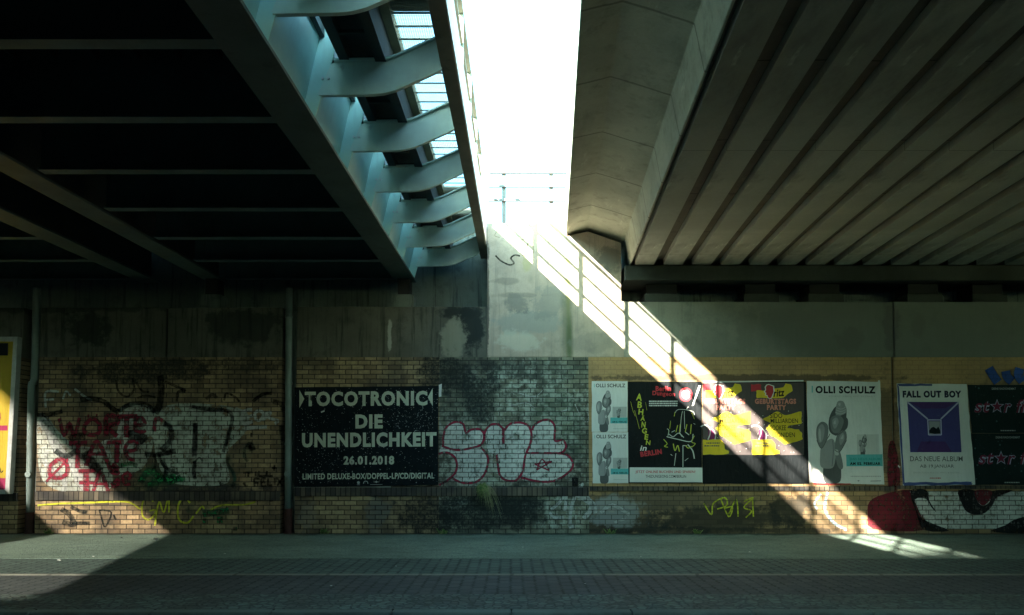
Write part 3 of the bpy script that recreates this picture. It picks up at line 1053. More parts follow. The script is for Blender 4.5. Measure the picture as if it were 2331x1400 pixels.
tagpaint([(10, z5((210, 240), (320, 262), (500, 275), (548, 330), (530, 440), (500, 540), (472, 625))), (14, z5((240, 380), (238, 470), (230, 620), (232, 660))), (10, z5((232, 700), (225, 800), (240, 850))),
          (5, z5((225, 720), (270, 670), (300, 700))), (9, z5((330, 180), (380, 140), (420, 170))), (6, z5((480, 190), (500, 130), (570, 160), (610, 200))), (9, z5((720, 200), (800, 140), (880, 130))),
          (14, z5((890, 200), (960, 220), (975, 280))), (12, z5((700, 480), (720, 480))), (18, z5((680, 590), (700, 560), (720, 610))), (14, z5((960, 400), (975, 560)))], P_black, 'black sprayed strokes like a seventeen')
tagpaint([(9, z5((520, 640), (510, 720), (550, 780), (570, 860), (545, 920))), (8, z5((655, 580), (650, 660), (680, 700)))], P_teal, 'faded teal sprayed line')
tagpaint([(10.5, z5((715, 268), (650, 280), (628, 350), (650, 385), (720, 365))), (9, z5((640, 340), (720, 318))), (9, z5((735, 300), (770, 275), (810, 300), (790, 350), (750, 350), (735, 300))), (9, z5((800, 350), (840, 330), (870, 290), (820, 310), (870, 340), (930, 360), (905, 385))),
          (10.5, z5((655, 425), (740, 415), (840, 410)))], P_white, 'white tag with an underline')
tagpaint([(10.5, z4((205, 340), (245, 485), (290, 380), (330, 485), (375, 335))), (12, z4((420, 390), (480, 345), (540, 385), (535, 460), (470, 480), (415, 450), (420, 390))), (9, z4((440, 320), (455, 322))), (9, z4((510, 315), (525, 318))),
          (13.5, z4((600, 490), (600, 330), (680, 330), (690, 380), (610, 410), (690, 490))), (12, z4((690, 325), (860, 322))), (15, z4((770, 330), (765, 500))), (10.5, z4((840, 400), (920, 390), (900, 340), (850, 350), (840, 430), (890, 455), (930, 440))), (10.5, z4((1000, 450), (1010, 350), (1040, 345), (1070, 360))),
          (13.5, z4((285, 550), (440, 545))), (13.5, z4((365, 550), (355, 760))), (12, z4((430, 740), (520, 530), (640, 790))), (9, z4((460, 640), (600, 640))), (12, z4((600, 545), (745, 540))), (15, z4((690, 545), (685, 720))), (10.5, z4((755, 620), (850, 600), (850, 540), (790, 540), (755, 600), (780, 670), (840, 690))),
          (12, z4((200, 680), (130, 740), (130, 820), (200, 840), (270, 800), (260, 710), (200, 680))), (7.5, z4((95, 870), (280, 680))), (12, z4((365, 785), (510, 780))), (16.5, z4((430, 785), (430, 960))), (10.5, z4((370, 880), (500, 880))), (10.5, z4((490, 950), (550, 790), (615, 955))), (7.5, z4((505, 890), (590, 890))),
          (10.5, z4((650, 720), (695, 760), (640, 790), (700, 800), (650, 730))), (10.5, z4((640, 900), (700, 850), (690, 905), (640, 905))), (9, z4((730, 850), (800, 840), (780, 795), (735, 830), (750, 890), (805, 890)))], P_red, 'red sprayed words WORTER TATE TAGE')
tagpaint([(5, z4((990, 1040), (960, 990), (905, 1040), (900, 1150), (950, 1190), (1000, 1150), (1010, 1110), (960, 1115))), (5, z4((1005, 1240), (1040, 1040), (1080, 1130), (1120, 1000), (1125, 1130))), (6, z4((1300, 1050), (1250, 995), (1200, 1080), (1210, 1190), (1280, 1215), (1330, 1160))),
          (5, z4((20, 1070), (200, 1055), (380, 1050), (640, 1040), (790, 1045), (880, 1100))), (5, z4((1350, 1140), (1400, 1080), (1420, 1100))), (5, z4((1470, 1110), (1560, 1070), (1750, 1065), (1850, 1040)))], P_yellow, 'yellow tag reading GMC with a long tail')
tagpaint([(18, z5((300, 1140), (420, 1130), (520, 1110))), (13, z5((300, 1200), (330, 1200))), (18, z5((420, 1190), (470, 1190))), (11, z5((555, 1265), (590, 1265))), (16, z5((10, 880), (120, 840)))], P_green, 'green sprayed patches on the lower bricks')
tagpaint([(14, z4((220, 1100), (290, 1150), (330, 1230), (230, 1210))), (10, z4((300, 1080), (380, 1120), (440, 1130))), (10, z4((340, 1220), (460, 1220))), (5, z4((540, 1110), (560, 1180), (590, 1250), (640, 1130), (540, 1110))), (5, z4((660, 1150), (680, 1190)))], P_black, 'small black star shaped tags on the lower bricks')
K = 5.6
tagpaint([(K, z5((640, 795), (720, 792))), (K, z5((685, 795), (682, 828))), (K, z5((745, 785), (745, 825))), (K, z5((775, 780), (775, 822), (830, 822))), (K, z5((840, 782), (840, 822), (890, 822))), (K, z5((880, 755), (925, 755))), (K, z5((903, 730), (900, 780))),
          (K, z5((735, 915), (735, 850), (780, 850))), (K, z5((735, 880), (770, 880))), (K, z5((830, 845), (795, 845), (795, 905), (835, 905))), (K, z5((795, 875), (825, 875))), (K, z5((850, 840), (850, 900), (885, 900))), (K, z5((905, 840), (905, 900))), (K, z5((925, 840), (970, 905))), (K, z5((970, 840), (925, 905))), (K, z5((640, 880), (660, 905), (680, 905))),
          (3, z5((800, 975), (800, 1030))), (3, z5((840, 980), (805, 1005), (845, 1030))), (3, z5((890, 980), (860, 980), (860, 1030), (890, 1030))), (3, z5((910, 980), (910, 1030)))], P_black, 'black writing reading TILL + FELIX')

# middle throw-up
for q in (closed(z6((110, 560), (150, 500), (240, 490), (280, 560), (300, 550), (390, 550), (425, 590), (400, 680), (250, 715), (100, 690))),
          closed(z6((75, 740), (150, 740), (210, 800), (200, 870), (170, 930), (250, 975), (350, 970), (430, 900), (455, 800), (410, 700), (250, 715), (100, 690))),
          closed(z6((445, 545), (510, 510), (580, 540), (640, 505), (710, 497), (780, 520), (800, 600), (760, 730), (730, 900), (660, 962), (580, 950), (540, 880), (530, 760), (470, 740), (440, 640))),
          closed(z6((815, 540), (860, 490), (930, 475), (985, 510), (1000, 630), (1070, 640), (1080, 700), (1040, 740), (1110, 770), (1135, 830), (1080, 910), (980, 965), (800, 960), (720, 930), (760, 740)))):
    fillpaint([q], P_fillw, 'whitewashed fill of the bubble letters')
W = 6.2
tagpaint([(W, z6((100, 690), (105, 600), (130, 530), (200, 492), (260, 510), (282, 580), (320, 555), (390, 550), (425, 590), (405, 670), (300, 705), (200, 715), (95, 685))),
          (W, z6((65, 745), (130, 735), (190, 770), (210, 830), (195, 900), (130, 960), (70, 995))), (W, z6((160, 930), (250, 975), (360, 970), (430, 905), (460, 800), (440, 740), (400, 695))),
          (W, z6((430, 640), (435, 570), (480, 515), (540, 512), (580, 550))), (W * 1.3, z6((580, 540), (580, 670))), (W, z6((590, 560), (630, 510), (710, 497), (775, 520), (805, 590), (790, 680), (755, 760), (735, 880), (690, 950), (640, 962), (580, 945), (545, 890), (530, 750))),
          (W, z6((810, 560), (830, 515), (890, 480), (950, 478), (990, 530), (990, 640), (1050, 635), (1080, 680), (1060, 725), (1020, 742))), (W, z6((765, 740), (900, 740), (1050, 745), (1110, 775), (1135, 840), (1090, 900), (1000, 955), (880, 968), (720, 935))),
          (4, z6((845, 875), (890, 790), (945, 878))), (4, z6((830, 828), (970, 805))), (4, z6((845, 875), (968, 805))), (4, z6((830, 828), (945, 878)))], P_maroon, 'dark red outline of bubble letters reading SUB with a star')
tagpaint([(9, z6((960, 1190), (1010, 1150), (1060, 1090), (1080, 1080), (1070, 1200))), (8, z6((950, 1210), (980, 1250), (1060, 1250))), (10, z6((1110, 1310), (1120, 1180), (1150, 1090), (1190, 1020), (1215, 1010))), (8, z6((1190, 1000), (1220, 985))), (16, z6((1220, 1030), (1240, 1090), (1300, 1160), (1310, 1220))), (9, z6((1100, 1330), (1140, 1320)))],
         P_white, 'pale grey sprayed letter shapes')
tagpaint([(2, z6((1150, 350), (1210, 470), (1260, 480), (1240, 350))), (2, z6((700, 260), (830, 290), (900, 230))), (2, z6((640, 360), (760, 340), (830, 380))), (2, z6((1040, 410), (1100, 390)))], P_white, 'thin white scratches on the dark bricks')
fillpaint([z6((1125, 935), (1180, 935), (1175, 1005), (1128, 1005))], P_fillblk, 'small black square')

# right part
fillpaint([closed(zc((1520, 1110), (1600, 1070), (1740, 1050), (1760, 1120), (1830, 1255), (1540, 1255), (1510, 1180)), 3)], P_fillred, 'faded red painted field')
fillpaint([closed(z7((130, 700), (180, 690), (215, 985), (130, 985)), 3)], P_fillred, 'red paint beside the poster')
fillpaint([[*z7((280, 1020)), *z7((1250, 1020), (1250, 1290), (480, 1290), (420, 1260), (370, 1210), (310, 1080))]], P_fillw, 'whitewashed lower wall')
fillpaint([closed(z7((285, 1015), (400, 1015), (420, 1090), (470, 1170), (430, 1130), (395, 1075), (318, 1080), (345, 1190), (420, 1240), (560, 1300), (380, 1295), (330, 1180)), 3)], P_fillblk, 'black painted curve')
fillpaint([closed(z7((625, 1015), (740, 1015), (760, 1090), (800, 1125), (850, 1090), (860, 1020), (1010, 1015), (900, 1060), (860, 1130), (790, 1185), (690, 1170), (645, 1100)), 3)], P_fillblk, 'thick black painted loop')
fillpaint([closed(z7((742, 1017), (858, 1017), (845, 1085), (800, 1122), (758, 1085)), 3)], P_fillred, 'red field inside the black loop')
fillpaint([closed(z7((860, 1310), (960, 1260), (1040, 1215), (1250, 1180), (1250, 1310)), 3)], P_fillblk, 'black painted foot of the mural')
tagpaint([(26, z7((840, 150), (870, 200), (905, 250))), (26, z7((960, 170), (970, 210), (1005, 245))), (26, z7((1060, 150), (1050, 200), (1080, 245))), (26, z7((1130, 150), (1140, 245)))], P_blue, 'blue sprayed letters above the radio posters')
tagpaint([(4, zc((650, 1120), (690, 1180), (700, 1120), (760, 1090), (770, 1130), (720, 1150))), (4, zc((740, 1100), (780, 1190), (800, 1140), (760, 1145))), (4, zc((780, 1180), (820, 1100), (830, 1190))), (4, zc((860, 1110), (910, 1090), (860, 1140), (900, 1160), (870, 1195))), (4, zc((905, 1090), (910, 1190)))], P_yellow, 'yellow green tag below the black poster')
tagpaint([(6, zc((1265, 1070), (1230, 1120), (1245, 1150))), (8, zc((1300, 1060), (1285, 1150), (1330, 1220), (1400, 1260)))], P_lblue, 'light blue sprayed squiggle')
tagpaint([(14, zc((-40, 1060), (60, 1130), (20, 1200))), (12, zc((110, 1170), (170, 1130), (260, 1180))), (9, zc((180, 1220), (240, 1200)))], P_white, 'washed out white paint smears')
# pillar marks
yp = D - .0065
b = MB()
b.stroke([(1128, 582), (1142, 595), (1160, 603), (1170, 599), (1163, 588), (1172, 581), (1184, 583)], 4.5, yp)
o = b.build('graffiti', P_black, wall)
o['label'] = 'black squiggle on the concrete pillar'
b = MB()
b.stroke([(1208, 540), (1190, 545), (1182, 562), (1190, 580), (1208, 584), (1214, 566), (1204, 552), (1198, 566)], 4, yp)
b.stroke([(1252, 530), (1248, 548), (1256, 552), (1254, 536), (1250, 520)], 1.6, yp)
b.stroke([(1135, 522), (1126, 536), (1138, 541)], 2, yp)
o = b.build('graffiti', mat_spray('spray_ochre', (.22, .2, .09), .6), wall)
o['label'] = 'faint ochre scribble on the concrete pillar'

# ------------------------------------------------------------------ posters
INK = mat_paper('ink_black', (.007, .009, .010), .6, .05)
NAVY = mat_paper('ink_navy', (.003, .007, .010), .6, .03)
PAPER = mat_paper('paper_white', (.62, .63, .60), .6, .1)
CREAM = mat_paper('paper_cream', (.50, .53, .42), .6, .1)
CYAN = mat_paper('ink_cyan', (.10, .40, .40), .6)
RED = mat_paper('ink_red', (.45, .04, .05), .6)
YEL = mat_paper('ink_yellow', (.68, .50, .035), .6)
PINK = mat_paper('ink_salmon', (.60, .22, .17), .6)
BROWN = mat_paper('ink_brown', (.085, .07, .068), .55)
MAG = mat_paper('ink_magenta', (.22, .03, .12), .6)
PURP = mat_paper('ink_purple', (.05, .045, .17), .5)
VIOL = mat_paper('ink_violet', (.06, .025, .12), .5)
LAV = mat_paper('ink_lavender', (.42, .40, .55), .5)
GRY = mat_paper('ink_grey', (.27, .28, .275), .6)
GRD = mat_paper('ink_dark_grey', (.085, .092, .092), .6)
GRM = mat_paper('ink_mid_grey', (.17, .18, .178), .6, .2)
GRL = mat_paper('ink_light_grey', (.40, .41, .39), .6)
BLUE = mat_paper('ink_blue', (.06, .09, .24), .6, .3)
YGR = mat_paper('ink_yellow_green', (.45, .47, .06), .6)
TEALI = mat_paper('ink_teal', (.03, .30, .29), .6)


def text(body, box, m, y, parent, bold=.02, rot=0, shear=0, name='lettering'):
    """writing fitted into a box (u0, v0, u1, v1) of photo positions"""
    c = bpy.data.curves.new('lettering', 'FONT')
    c.body = body
    c.size = 1
    c.offset = bold
    c.shear = shear
    c.resolution_u = 3
    c.align_x = 'CENTER'
    c.space_character = 1 + bold * 3.0
    tmp = bpy.data.objects.new('lettering', c)
    S.collection.objects.link(tmp)
    dg = bpy.context.evaluated_depsgraph_get()
    me = bpy.data.meshes.new_from_object(tmp.evaluated_get(dg))
    bpy.data.objects.remove(tmp)
    bpy.data.curves.remove(c)
    xs = [v.co.x for v in me.vertices]
    ys = [v.co.y for v in me.vertices]
    mx, my, wx, wy = (min(xs) + max(xs)) / 2, (min(ys) + max(ys)) / 2, max(xs) - min(xs), max(ys) - min(ys)
    u0, v0, u1, v1 = box
    x0, z0 = at((u0 + u1) / 2, (v0 + v1) / 2)
    sx = (u1 - u0) / 137.6 / max(wx, 1e-6)
    sz = (v1 - v0) / 137.6 / max(wy, 1e-6)
    cr, sr = math.cos(R(rot)), math.sin(R(rot))
    for v in me.vertices:
        a, b2 = (v.co.x - mx) * sx, (v.co.y - my) * sz
        v.co = (x0 + a * cr - b2 * sr, y, z0 + a * sr + b2 * cr)
    me.materials.clear()
    me.materials.append(m)
    o = bpy.data.objects.new(name, me)
    S.collection.objects.link(o)
    par(o, parent)
    return o


def shapes(name, m, parent, polys=(), strokes=(), y=None, label=None):
    b = MB()
    for i, p in enumerate(polys): b.poly(p, y - .0003 * (i % 6))
    for i, (wd, p) in enumerate(strokes): b.stroke(p, wd, y - .0003 * (i % 6))
    o = b.build(name, m, parent)
    if label: o['label'] = label
    return o


def tiny(u0, u1, v, h, m, y, parent, slope=0.0, sd=1):
    """a line of print too small to read"""
    rnd = random.Random(sd)
    b = MB()
    u = u0
    while u < u1:
        wd = min(rnd.uniform(1.2, 5.0), u1 - u)
        k = v + (u - u0) * slope
        b.poly([(u, k), (u + wd, k + wd * slope), (u + wd, k + h), (u, k + h)], y)
        u += wd + .9
    o = b.build('lettering', m, parent)
    return o


PY = D - .017                                    # front face of the pasted sheets


def poster(pts, m, label, y=PY, group=None, cat='poster'):
    us, vs = [p[0] for p in pts], [p[1] for p in pts]
    x, z = at(sum(us) / len(us), max(vs))
    th = thing('poster', (x, y, z), label, cat, group)
    if len(pts) < 8: pts = edge(pts, 7, .55, int(x * 100) % 97 + int(max(vs)))
    MB().sheet(pts, y, .003).build('paper_sheet', m, th)
    return th


def edge(pts, n=9, amp=1.2, seed=1):
    """a sheet outline with slightly torn and wavy edges"""
    rnd = random.Random(seed)
    out = []
    for i, p in enumerate(pts):
        q = pts[(i + 1) % len(pts)]
        for k in range(n):
            f = k / n
            j = rnd.uniform(-amp, amp) * (0 if k == 0 else 1)
            dx, dy = q[0] - p[0], q[1] - p[1]
            L = math.hypot(dx, dy)
            out.append((p[0] + dx * f - dy / L * j, p[1] + dy * f + dx / L * j))
    return out


T = PY - .002
# big dark concert poster
th = poster([(671, 882), (998, 878.5), (998, 1104), (670, 1109)], NAVY, 'wide black album poster with cream capitals reading TOCOTRONIC DIE UNENDLICHKEIT')
text('TOCOTRONIC', (694, 890.5, 973.8, 924.5), CREAM, T, th, .045, .4)
text('DIE', (809.5, 943.5, 871.7, 975.5), CREAM, T, th, .05, .4)
text('UNENDLICHKEIT', (687.9, 984.4, 994.2, 1017.8), CREAM, T, th, .05, .4)
text('26.01.2018', (782.5, 1037.3, 897.7, 1057.7), CREAM, T, th, .05, .3)
text('LIMITED DELUXE-BOX/DOPPEL-LP/CD/DIGITAL', (689.7, 1076.8, 988.6, 1090.5), CREAM, T, th, .03, .4)
shapes('bracket_mark', CREAM, th, [[(682.3, 888), (693.4, 908), (682.3, 928.7)], [(985, 884), (985.5, 925), (974, 904.5)]], y=T)
b = MB()
b.disc(816.5, 1098.5, 3.4, 3.4, T, 10).poly([(813, 1103), (820, 1103), (820, 1104), (813, 1104)], T)
b.stroke([(828, 1101), (829, 1097), (833, 1095), (837, 1097), (838, 1101)], 1.6, T)
b.poly([(849, 1097), (856, 1096), (857, 1093.5), (858, 1096), (865, 1097), (858, 1098), (857, 1100), (856, 1098)], T).poly([(843, 1102.4), (871, 1102.2), (871, 1103), (843, 1103.2)], T)
b.build('label_mark', GRL, th)
rnd = random.Random(3)
b = MB()
for i in range(950):
    for _ in range(4):
        u, v = rnd.uniform(673, 996), rnd.uniform(884, 1100)
        c_ = abs((v - 960) - (u - 835) * -.0)
        if rnd.random() < .35 + .6 * (u > 880) * (v < 985) + .4 * (u < 780) * (v > 1015): break
    r = rnd.choice((.35, .45, .5, .6, .75, 1.0))
    b.disc(u, v, r, r * .9, T + .0008, 6)
b.build('speckle', GRL, th)
MB().stroke([(670, 1110), (770, 1110), (890, 1109)], 2.6, PY - .001).build('torn_paper_edge', CREAM, th)
shapes('torn_paper_edge', PAPER, th, [[(731, 937), (739, 934), (740, 936.5), (732, 940)]], y=T - .001)
MB().sheet(edge([(999, 876), (1006, 874), (1005, 902), (1000, 904)], 4, .8), PY - .0005, .002).build('torn_paper_edge', PAPER, th)


# man and balloons, a plain grey stand-in figure
def figure(th, u0, v0, u1, v1, y):
    W_ = u1 - u0
    def p_(*p): return [(u0 + a * W_, v0 + b_ * (v1 - v0)) for a, b_ in p]
    def q(*p): return closed(p_(*p), 4)
    layers = [
        (GRD, [q((.30, .66), (.72, .62), (.78, .85), (.72, 1.0), (.28, 1.0), (.24, .8))]),
        (GRY, [q((.2, .54), (.52, .46), (.62, .60), (.56, .80), (.34, .83), (.16, .80), (.14, .68))]),
        (GRM, [q((.60, .62), (.74, .62), (.84, .80), (.76, .84), (.66, .78))]),
        (GRD, [q((.86, .2), (.98, .22), (.97, .32), (.84, .36)), q((.42, .2), (.62, .06), (.9, .05), (.94, .18), (.86, .36), (.62, .42), (.42, .36))]),
        (GRM, [q((.04, .32), (.2, .25), (.38, .3), (.36, .46), (.18, .58), (.04, .48)), q((.66, .41), (.9, .36), (.94, .48), (.74, .62), (.58, .6)), q((.46, .21), (.7, .17), (.86, .24), (.72, .38), (.5, .37))]),
        (GRY, [q((.66, .01), (.84, .0), (.92, .08), (.9, .15), (.62, .17)), q((.08, .34), (.2, .28), (.28, .34), (.22, .48), (.1, .5)), q((.72, .44), (.84, .39), (.88, .46), (.76, .54)), q((.5, .24), (.64, .2), (.7, .26), (.58, .34))]),
        (GRL, [q((.09, .40), (.13, .33), (.17, .40), (.15, .5)), q((.76, .46), (.84, .41), (.84, .46)), q((.54, .27), (.60, .23), (.61, .28)), q((.58, .6), (.68, .60), (.70, .66), (.60, .66)), q((.68, .03), (.76, .02), (.74, .06))]),
    ]
    for k, (m, pp) in enumerate(layers):
        shapes('picture', m, th, pp, y=y - .0004 * k)
    y2_ = y - .0032
    st = [(W_ * .022, p_((.62, .105), (.78, .125), (.92, .10))), (W_ * .022, p_((.6, .135), (.76, .155), (.91, .13))), (W_ * .022, p_((.64, .078), (.78, .095), (.92, .07)))]
    shapes('picture', GRL, th, [], st, y=y2_)
    st = [(W_ * .02, p_((.04, .48), (.18, .58), (.36, .46), (.44, .4))), (W_ * .02, p_((.58, .6), (.74, .62), (.94, .48))), (W_ * .02, p_((.50, .37), (.62, .42), (.86, .36))), (W_ * .015, p_((.52, .48), (.54, .62), (.5, .8)))]
    shapes('picture', GRD, th, [], st, y=y2_)


# two small grey posters
for (ua, va, ub, vb, lab, o_) in ((1347, 868, 1428, 983, 'upper of two small white posters reading OLLI SCHULZ', 0), (1348, 984, 1430, 1100, 'lower of two small white posters reading OLLI SCHULZ', 1)):
    th = poster([(ua, va), (ub, va), (ub + o_, vb), (ua + o_, vb)], PAPER, lab, group='small white singer posters')
    text('OLLI SCHULZ', (ua + 9, va + 5.5, ub - 5, va + 14), INK, T, th, .02)
    shapes('mark', CYAN, th, [[(ua + 5, va + 6), (ua + 6.2, va + 6), (ua + 6.2, va + 14), (ua + 5, va + 14)]], y=T)
    figure(th, ua + 9, va + 22, ua + 45, vb - 1, T)
    shapes('label_strip', CYAN, th, [[(ua + 42, va + 82.5), (ub, va + 82.5), (ub, va + 96), (ua + 42, va + 96)]], y=T)
    text('AM 02. FEBRUAR', (ua + 46, va + 90.5, ub - 2, va + 94.5), INK, T - .001, th, .02)
    shapes('small_picture', GRL, th, [[(ua + 47, va + 58), (ub - 2, va + 58), (ub - 2, va + 82), (ua + 47, va + 82)]], y=T)
    figure(th, ua + 55, va + 60, ua + 66, va + 83, T - .001)
    MB().stroke([(ua + 48, va + 108), (ub - 2, va + 108)], 1.0, T).build('lettering', GRL, th)

# dungeon poster
th = poster([(1429, 869), (1597, 869), (1597, 1100), (1430, 1100)], INK, 'black amusement poster with yellow slanting word ABHANGEN and a chain ride drawing', PY - .0004)


def zd(*p): return [(1320 + a / 5, 840 + b_ / 5) for a, b_ in p]


for ch, (a, b1, c, d) in zip('ABHÄNGEN', ((640, 280, 705, 360), (655, 370, 705, 445), (665, 455, 720, 520), (690, 528, 740, 590), (700, 600, 745, 668), (705, 672, 760, 735), (735, 742, 775, 805), (750, 812, 800, 865))):
    (p0, p1) = zd((a, b1), (c, d))
    text(ch, (*p0, *p1), YGR, T, th, .03, -6)
(p0, p1) = zd((682, 872), (758, 930)); text('in', (*p0, *p1), PAPER, T, th, .02, 0, .2)
(p0, p1) = zd((685, 925), (930, 985)); text('BERLIN', (*p0, *p1), RED, T, th, .05, 8)
(p0, p1) = zd((860, 195), (1035, 255)); text('Berlin', (*p0, *p1), RED, T, th, .03, 0)
(p0, p1) = zd((822, 255), (1080, 320)); text('Dungeon', (*p0, *p1), RED, T, th, .03, -3)
for r0 in (362, 386, 410):
    (p0, p1) = zd((785, r0), (1110, r0 + 14)); tiny(p0[0], p1[0], p0[1], p1[1] - p0[1], PAPER, T, th, 0, r0)
wl = [(4, (1165, 480), (1150, 560), (1140, 720)), (4, (1185, 480), (1190, 680)), (4, (1080, 500), (1110, 465), (1180, 462), (1270, 480), (1300, 510), (1295, 525)), (7, (985, 770), (1110, 800), (1260, 825), (1285, 740)), (5, (990, 680), (1010, 700), (1000, 760)),
      (6, (1170, 870), (1170, 1115)), (5, (1090, 960), (1072, 1100)), (6, (1170, 870), (1215, 875)), (9, (1225, 860), (1280, 930), (1300, 1020)), (6, (1010, 740), (1060, 770), (1120, 730), (1180, 780)), (7, (1130, 720), (1160, 770)), (7, (1200, 720), (1240, 750)), (4, (1190, 1045), (1230, 1015)), (4, (1030, 970), (1050, 985)), (5, (1040, 720), (1080, 700)), (3, (1290, 620), (1310, 630)), (4, (1230, 430), (1210, 460))]
shapes('drawing', mat_paper('ink_chalk', (.5, .52, .48), .6), th, [], [(k * .28, zd(*p)) for k, *p in wl], y=T, label='white lines of the chain ride')
yl = [(4, (1030, 590), (1020, 680)), (6, (1110, 640), (1090, 720)), (6, (1140, 630), (1130, 720)), (7, (1215, 630), (1195, 720)), (7, (1265, 630), (1255, 740)), (6, (950, 800), (990, 850), (960, 880), (1000, 890)), (8, (1060, 850), (1080, 930), (1110, 870), (1130, 940)), (6, (1300, 760), (1270, 830), (1310, 850), (1270, 890)), (4, (1080, 490), (1070, 540)), (4, (1270, 500), (1300, 570)), (3, (575, 370), (600, 470), (630, 540)), (3, (620, 470), (650, 580), (675, 680)), (2, (745, 380), (760, 470)), (7, (1200, 870), (1230, 900), (1270, 880))]
shapes('drawing', YGR, th, [], [(k * .28, zd(*p)) for k, *p in yl], y=T - .001, label='yellow figures of the chain ride')
b = MB().disc(1560.5, 898.5, 15, 16, T)
o = b.build('badge', RED, th)
o = MB().disc(1561, 898, 9.5, 10.5, T - .0008).build('badge', PAPER, th)
shapes('torn_paper_edge', PAPER, th, [zd((1350, 190), (1372, 190), (1290, 415), (1272, 420))], y=T - .002)
MB().sheet([(1433, 1064), (1598, 1064.5), (1598.5, 1098), (1433, 1097.5)], PY - .0042, .002).build('label_strip', PAPER, th)
text('JETZT ONLINE BUCHEN UND SPAREN!', (1446, 1071, 1582, 1078.5), RED, PY - .0055, th, .015)
text('THEDUNGEONS.COM/BERLIN', (1469, 1081, 1561, 1087.5), INK, PY - .0055, th, .005)

# radio party posters over a black sheet
th = poster(edge([(1598.5, 869), (1834, 869), (1841, 1101), (1599, 1101)], 8, .6, 5), INK, 'plain black poster sheet showing beneath the two yellow party posters', PY + .001)
MB().stroke([(1600, 869.5), (1680, 869), (1750, 868), (1828, 867)], 3, PY - .0035).build('torn_paper_edge', PAPER, th)


def zf_(off):
    return lambda *p: [(1560 + (a + off) / 4.757, 840 + b_ / 4.757) for a, b_ in p]


for off, lab, ua, ub in ((-548, 'yellow and brown radio birthday party poster next to the chain ride poster', 1598.8, 1708), (0, 'yellow and brown radio birthday party poster next to the large grey singer poster', 1708.3, 1829)):
    th = poster([(ua, 872), (ub, 871), (ub, 1035.5), (ua, 1035.5)], BROWN, lab, PY - .003, 'radio party posters')
    q = zf_(off)
    y_ = PY - .0045

    def clip(pts): return [(min(max(a, ua + .5), ub - .5), b_) for a, b_ in pts]
    def rough(pts, sd): return clip(closed(edge(pts, 3, 1.3, sd), 2))
    shapes('brush_patch', MAG if 0 else RED, th, [rough(q((695, 165), (815, 170), (825, 240), (700, 245)), 2)], y=y_, label='dark red brushed patch')
    shapes('brush_patch', YEL, th, [rough(q((765, 235), (850, 235), (1050, 200), (1080, 158), (1140, 170), (1155, 240), (1060, 310), (900, 318), (770, 315)), 4),
                                   rough(q((835, 540), (980, 462), (1080, 500), (1250, 460), (1255, 590), (1110, 615), (1100, 640), (1225, 655), (1260, 700), (1265, 760), (1140, 800), (1080, 820), (1020, 780), (920, 720), (870, 640), (920, 590)), 6),
                                   rough(q((718, 765), (920, 765), (960, 800), (975, 870), (1020, 890), (1010, 915), (860, 930), (720, 925)), 8)], y=y_ - .0004)
    hd = q((880, 178), (900, 172), (945, 190), (950, 250), (925, 312), (905, 318), (890, 305), (885, 285), (868, 280), (872, 262), (858, 248), (870, 228), (866, 200))
    shapes('logo', PAPER, th, [[(1560 + ((u - 1560) * 4.757 - (905 + off)) * 1.3 / 4.757 + (905 + off) / 4.757, 840 + ((v - 840) * 4.757 - 245) * 1.12 / 4.757 + 245 / 4.757) for u, v in hd]], y=y_ - .0012)
    shapes('logo', RED, th, [hd], y=y_ - .0018)
    p0, p1 = q((945, 222), (1072, 300)); text('ritz', (*p0, *p1), INK, y_ - .0018, th, .03, 6, .3)
    p0, p1 = q((748, 322), (1195, 380)); text('GEBURTSTAGS', (*p0, *p1), PINK, y_ - .0018, th, .055)
    p0, p1 = q((878, 388), (1088, 445)); text('PARTY', (*p0, *p1), PINK, y_ - .0018, th, .055)
    p0, p1 = q((912, 480), (1045, 532)); text('SIDO', (*p0, *p1), INK, y_ - .0018, th, .01)
    p0, p1 = q((918, 538), (1215, 585)); text('MILLIARDEN', (*p0, *p1), INK, y_ - .0018, th, .01)
    p0, p1 = q((915, 610), (1085, 665)); text('SOOKEE', (*p0, *p1), INK, y_ - .0018, th, .01)
    p0, p1 = q((940, 688), (1180, 738)); text('LEONIDEN', (*p0, *p1), INK, y_ - .0018, th, .01)
    p0, p1 = q((770, 795), (915, 815)); tiny(p0[0], p1[0], p0[1], 3, GRD, y_ - .0018, th, 0, 1)
    p0, p1 = q((750, 825), (915, 848)); tiny(p0[0], p1[0], p0[1], 3, GRD, y_ - .0018, th, 0, 2)
    shapes('picture', MAG, th, [closed(q((800, 640), (850, 680), (872, 740), (860, 765), (800, 765)), 3)], y=y_ - .0008)
    shapes('picture', PAPER, th, [], [(2.6, q((712, 625), (750, 608), (800, 630), (815, 690), (790, 765))), (2.4, q((790, 620), (850, 670), (872, 720), (865, 765)))], y=y_ - .0012)
    rnd = random.Random(int(ua))
    b = MB()
    for i in range(60):
        u, v = rnd.uniform(ua + 3, ub - 3), rnd.uniform(935, 1033)
        b.disc(u, v, *(rnd.choice((.4, .6, .9)),) * 2, y_ - .0002, 6)
    b.build('speckle', PAPER, th)

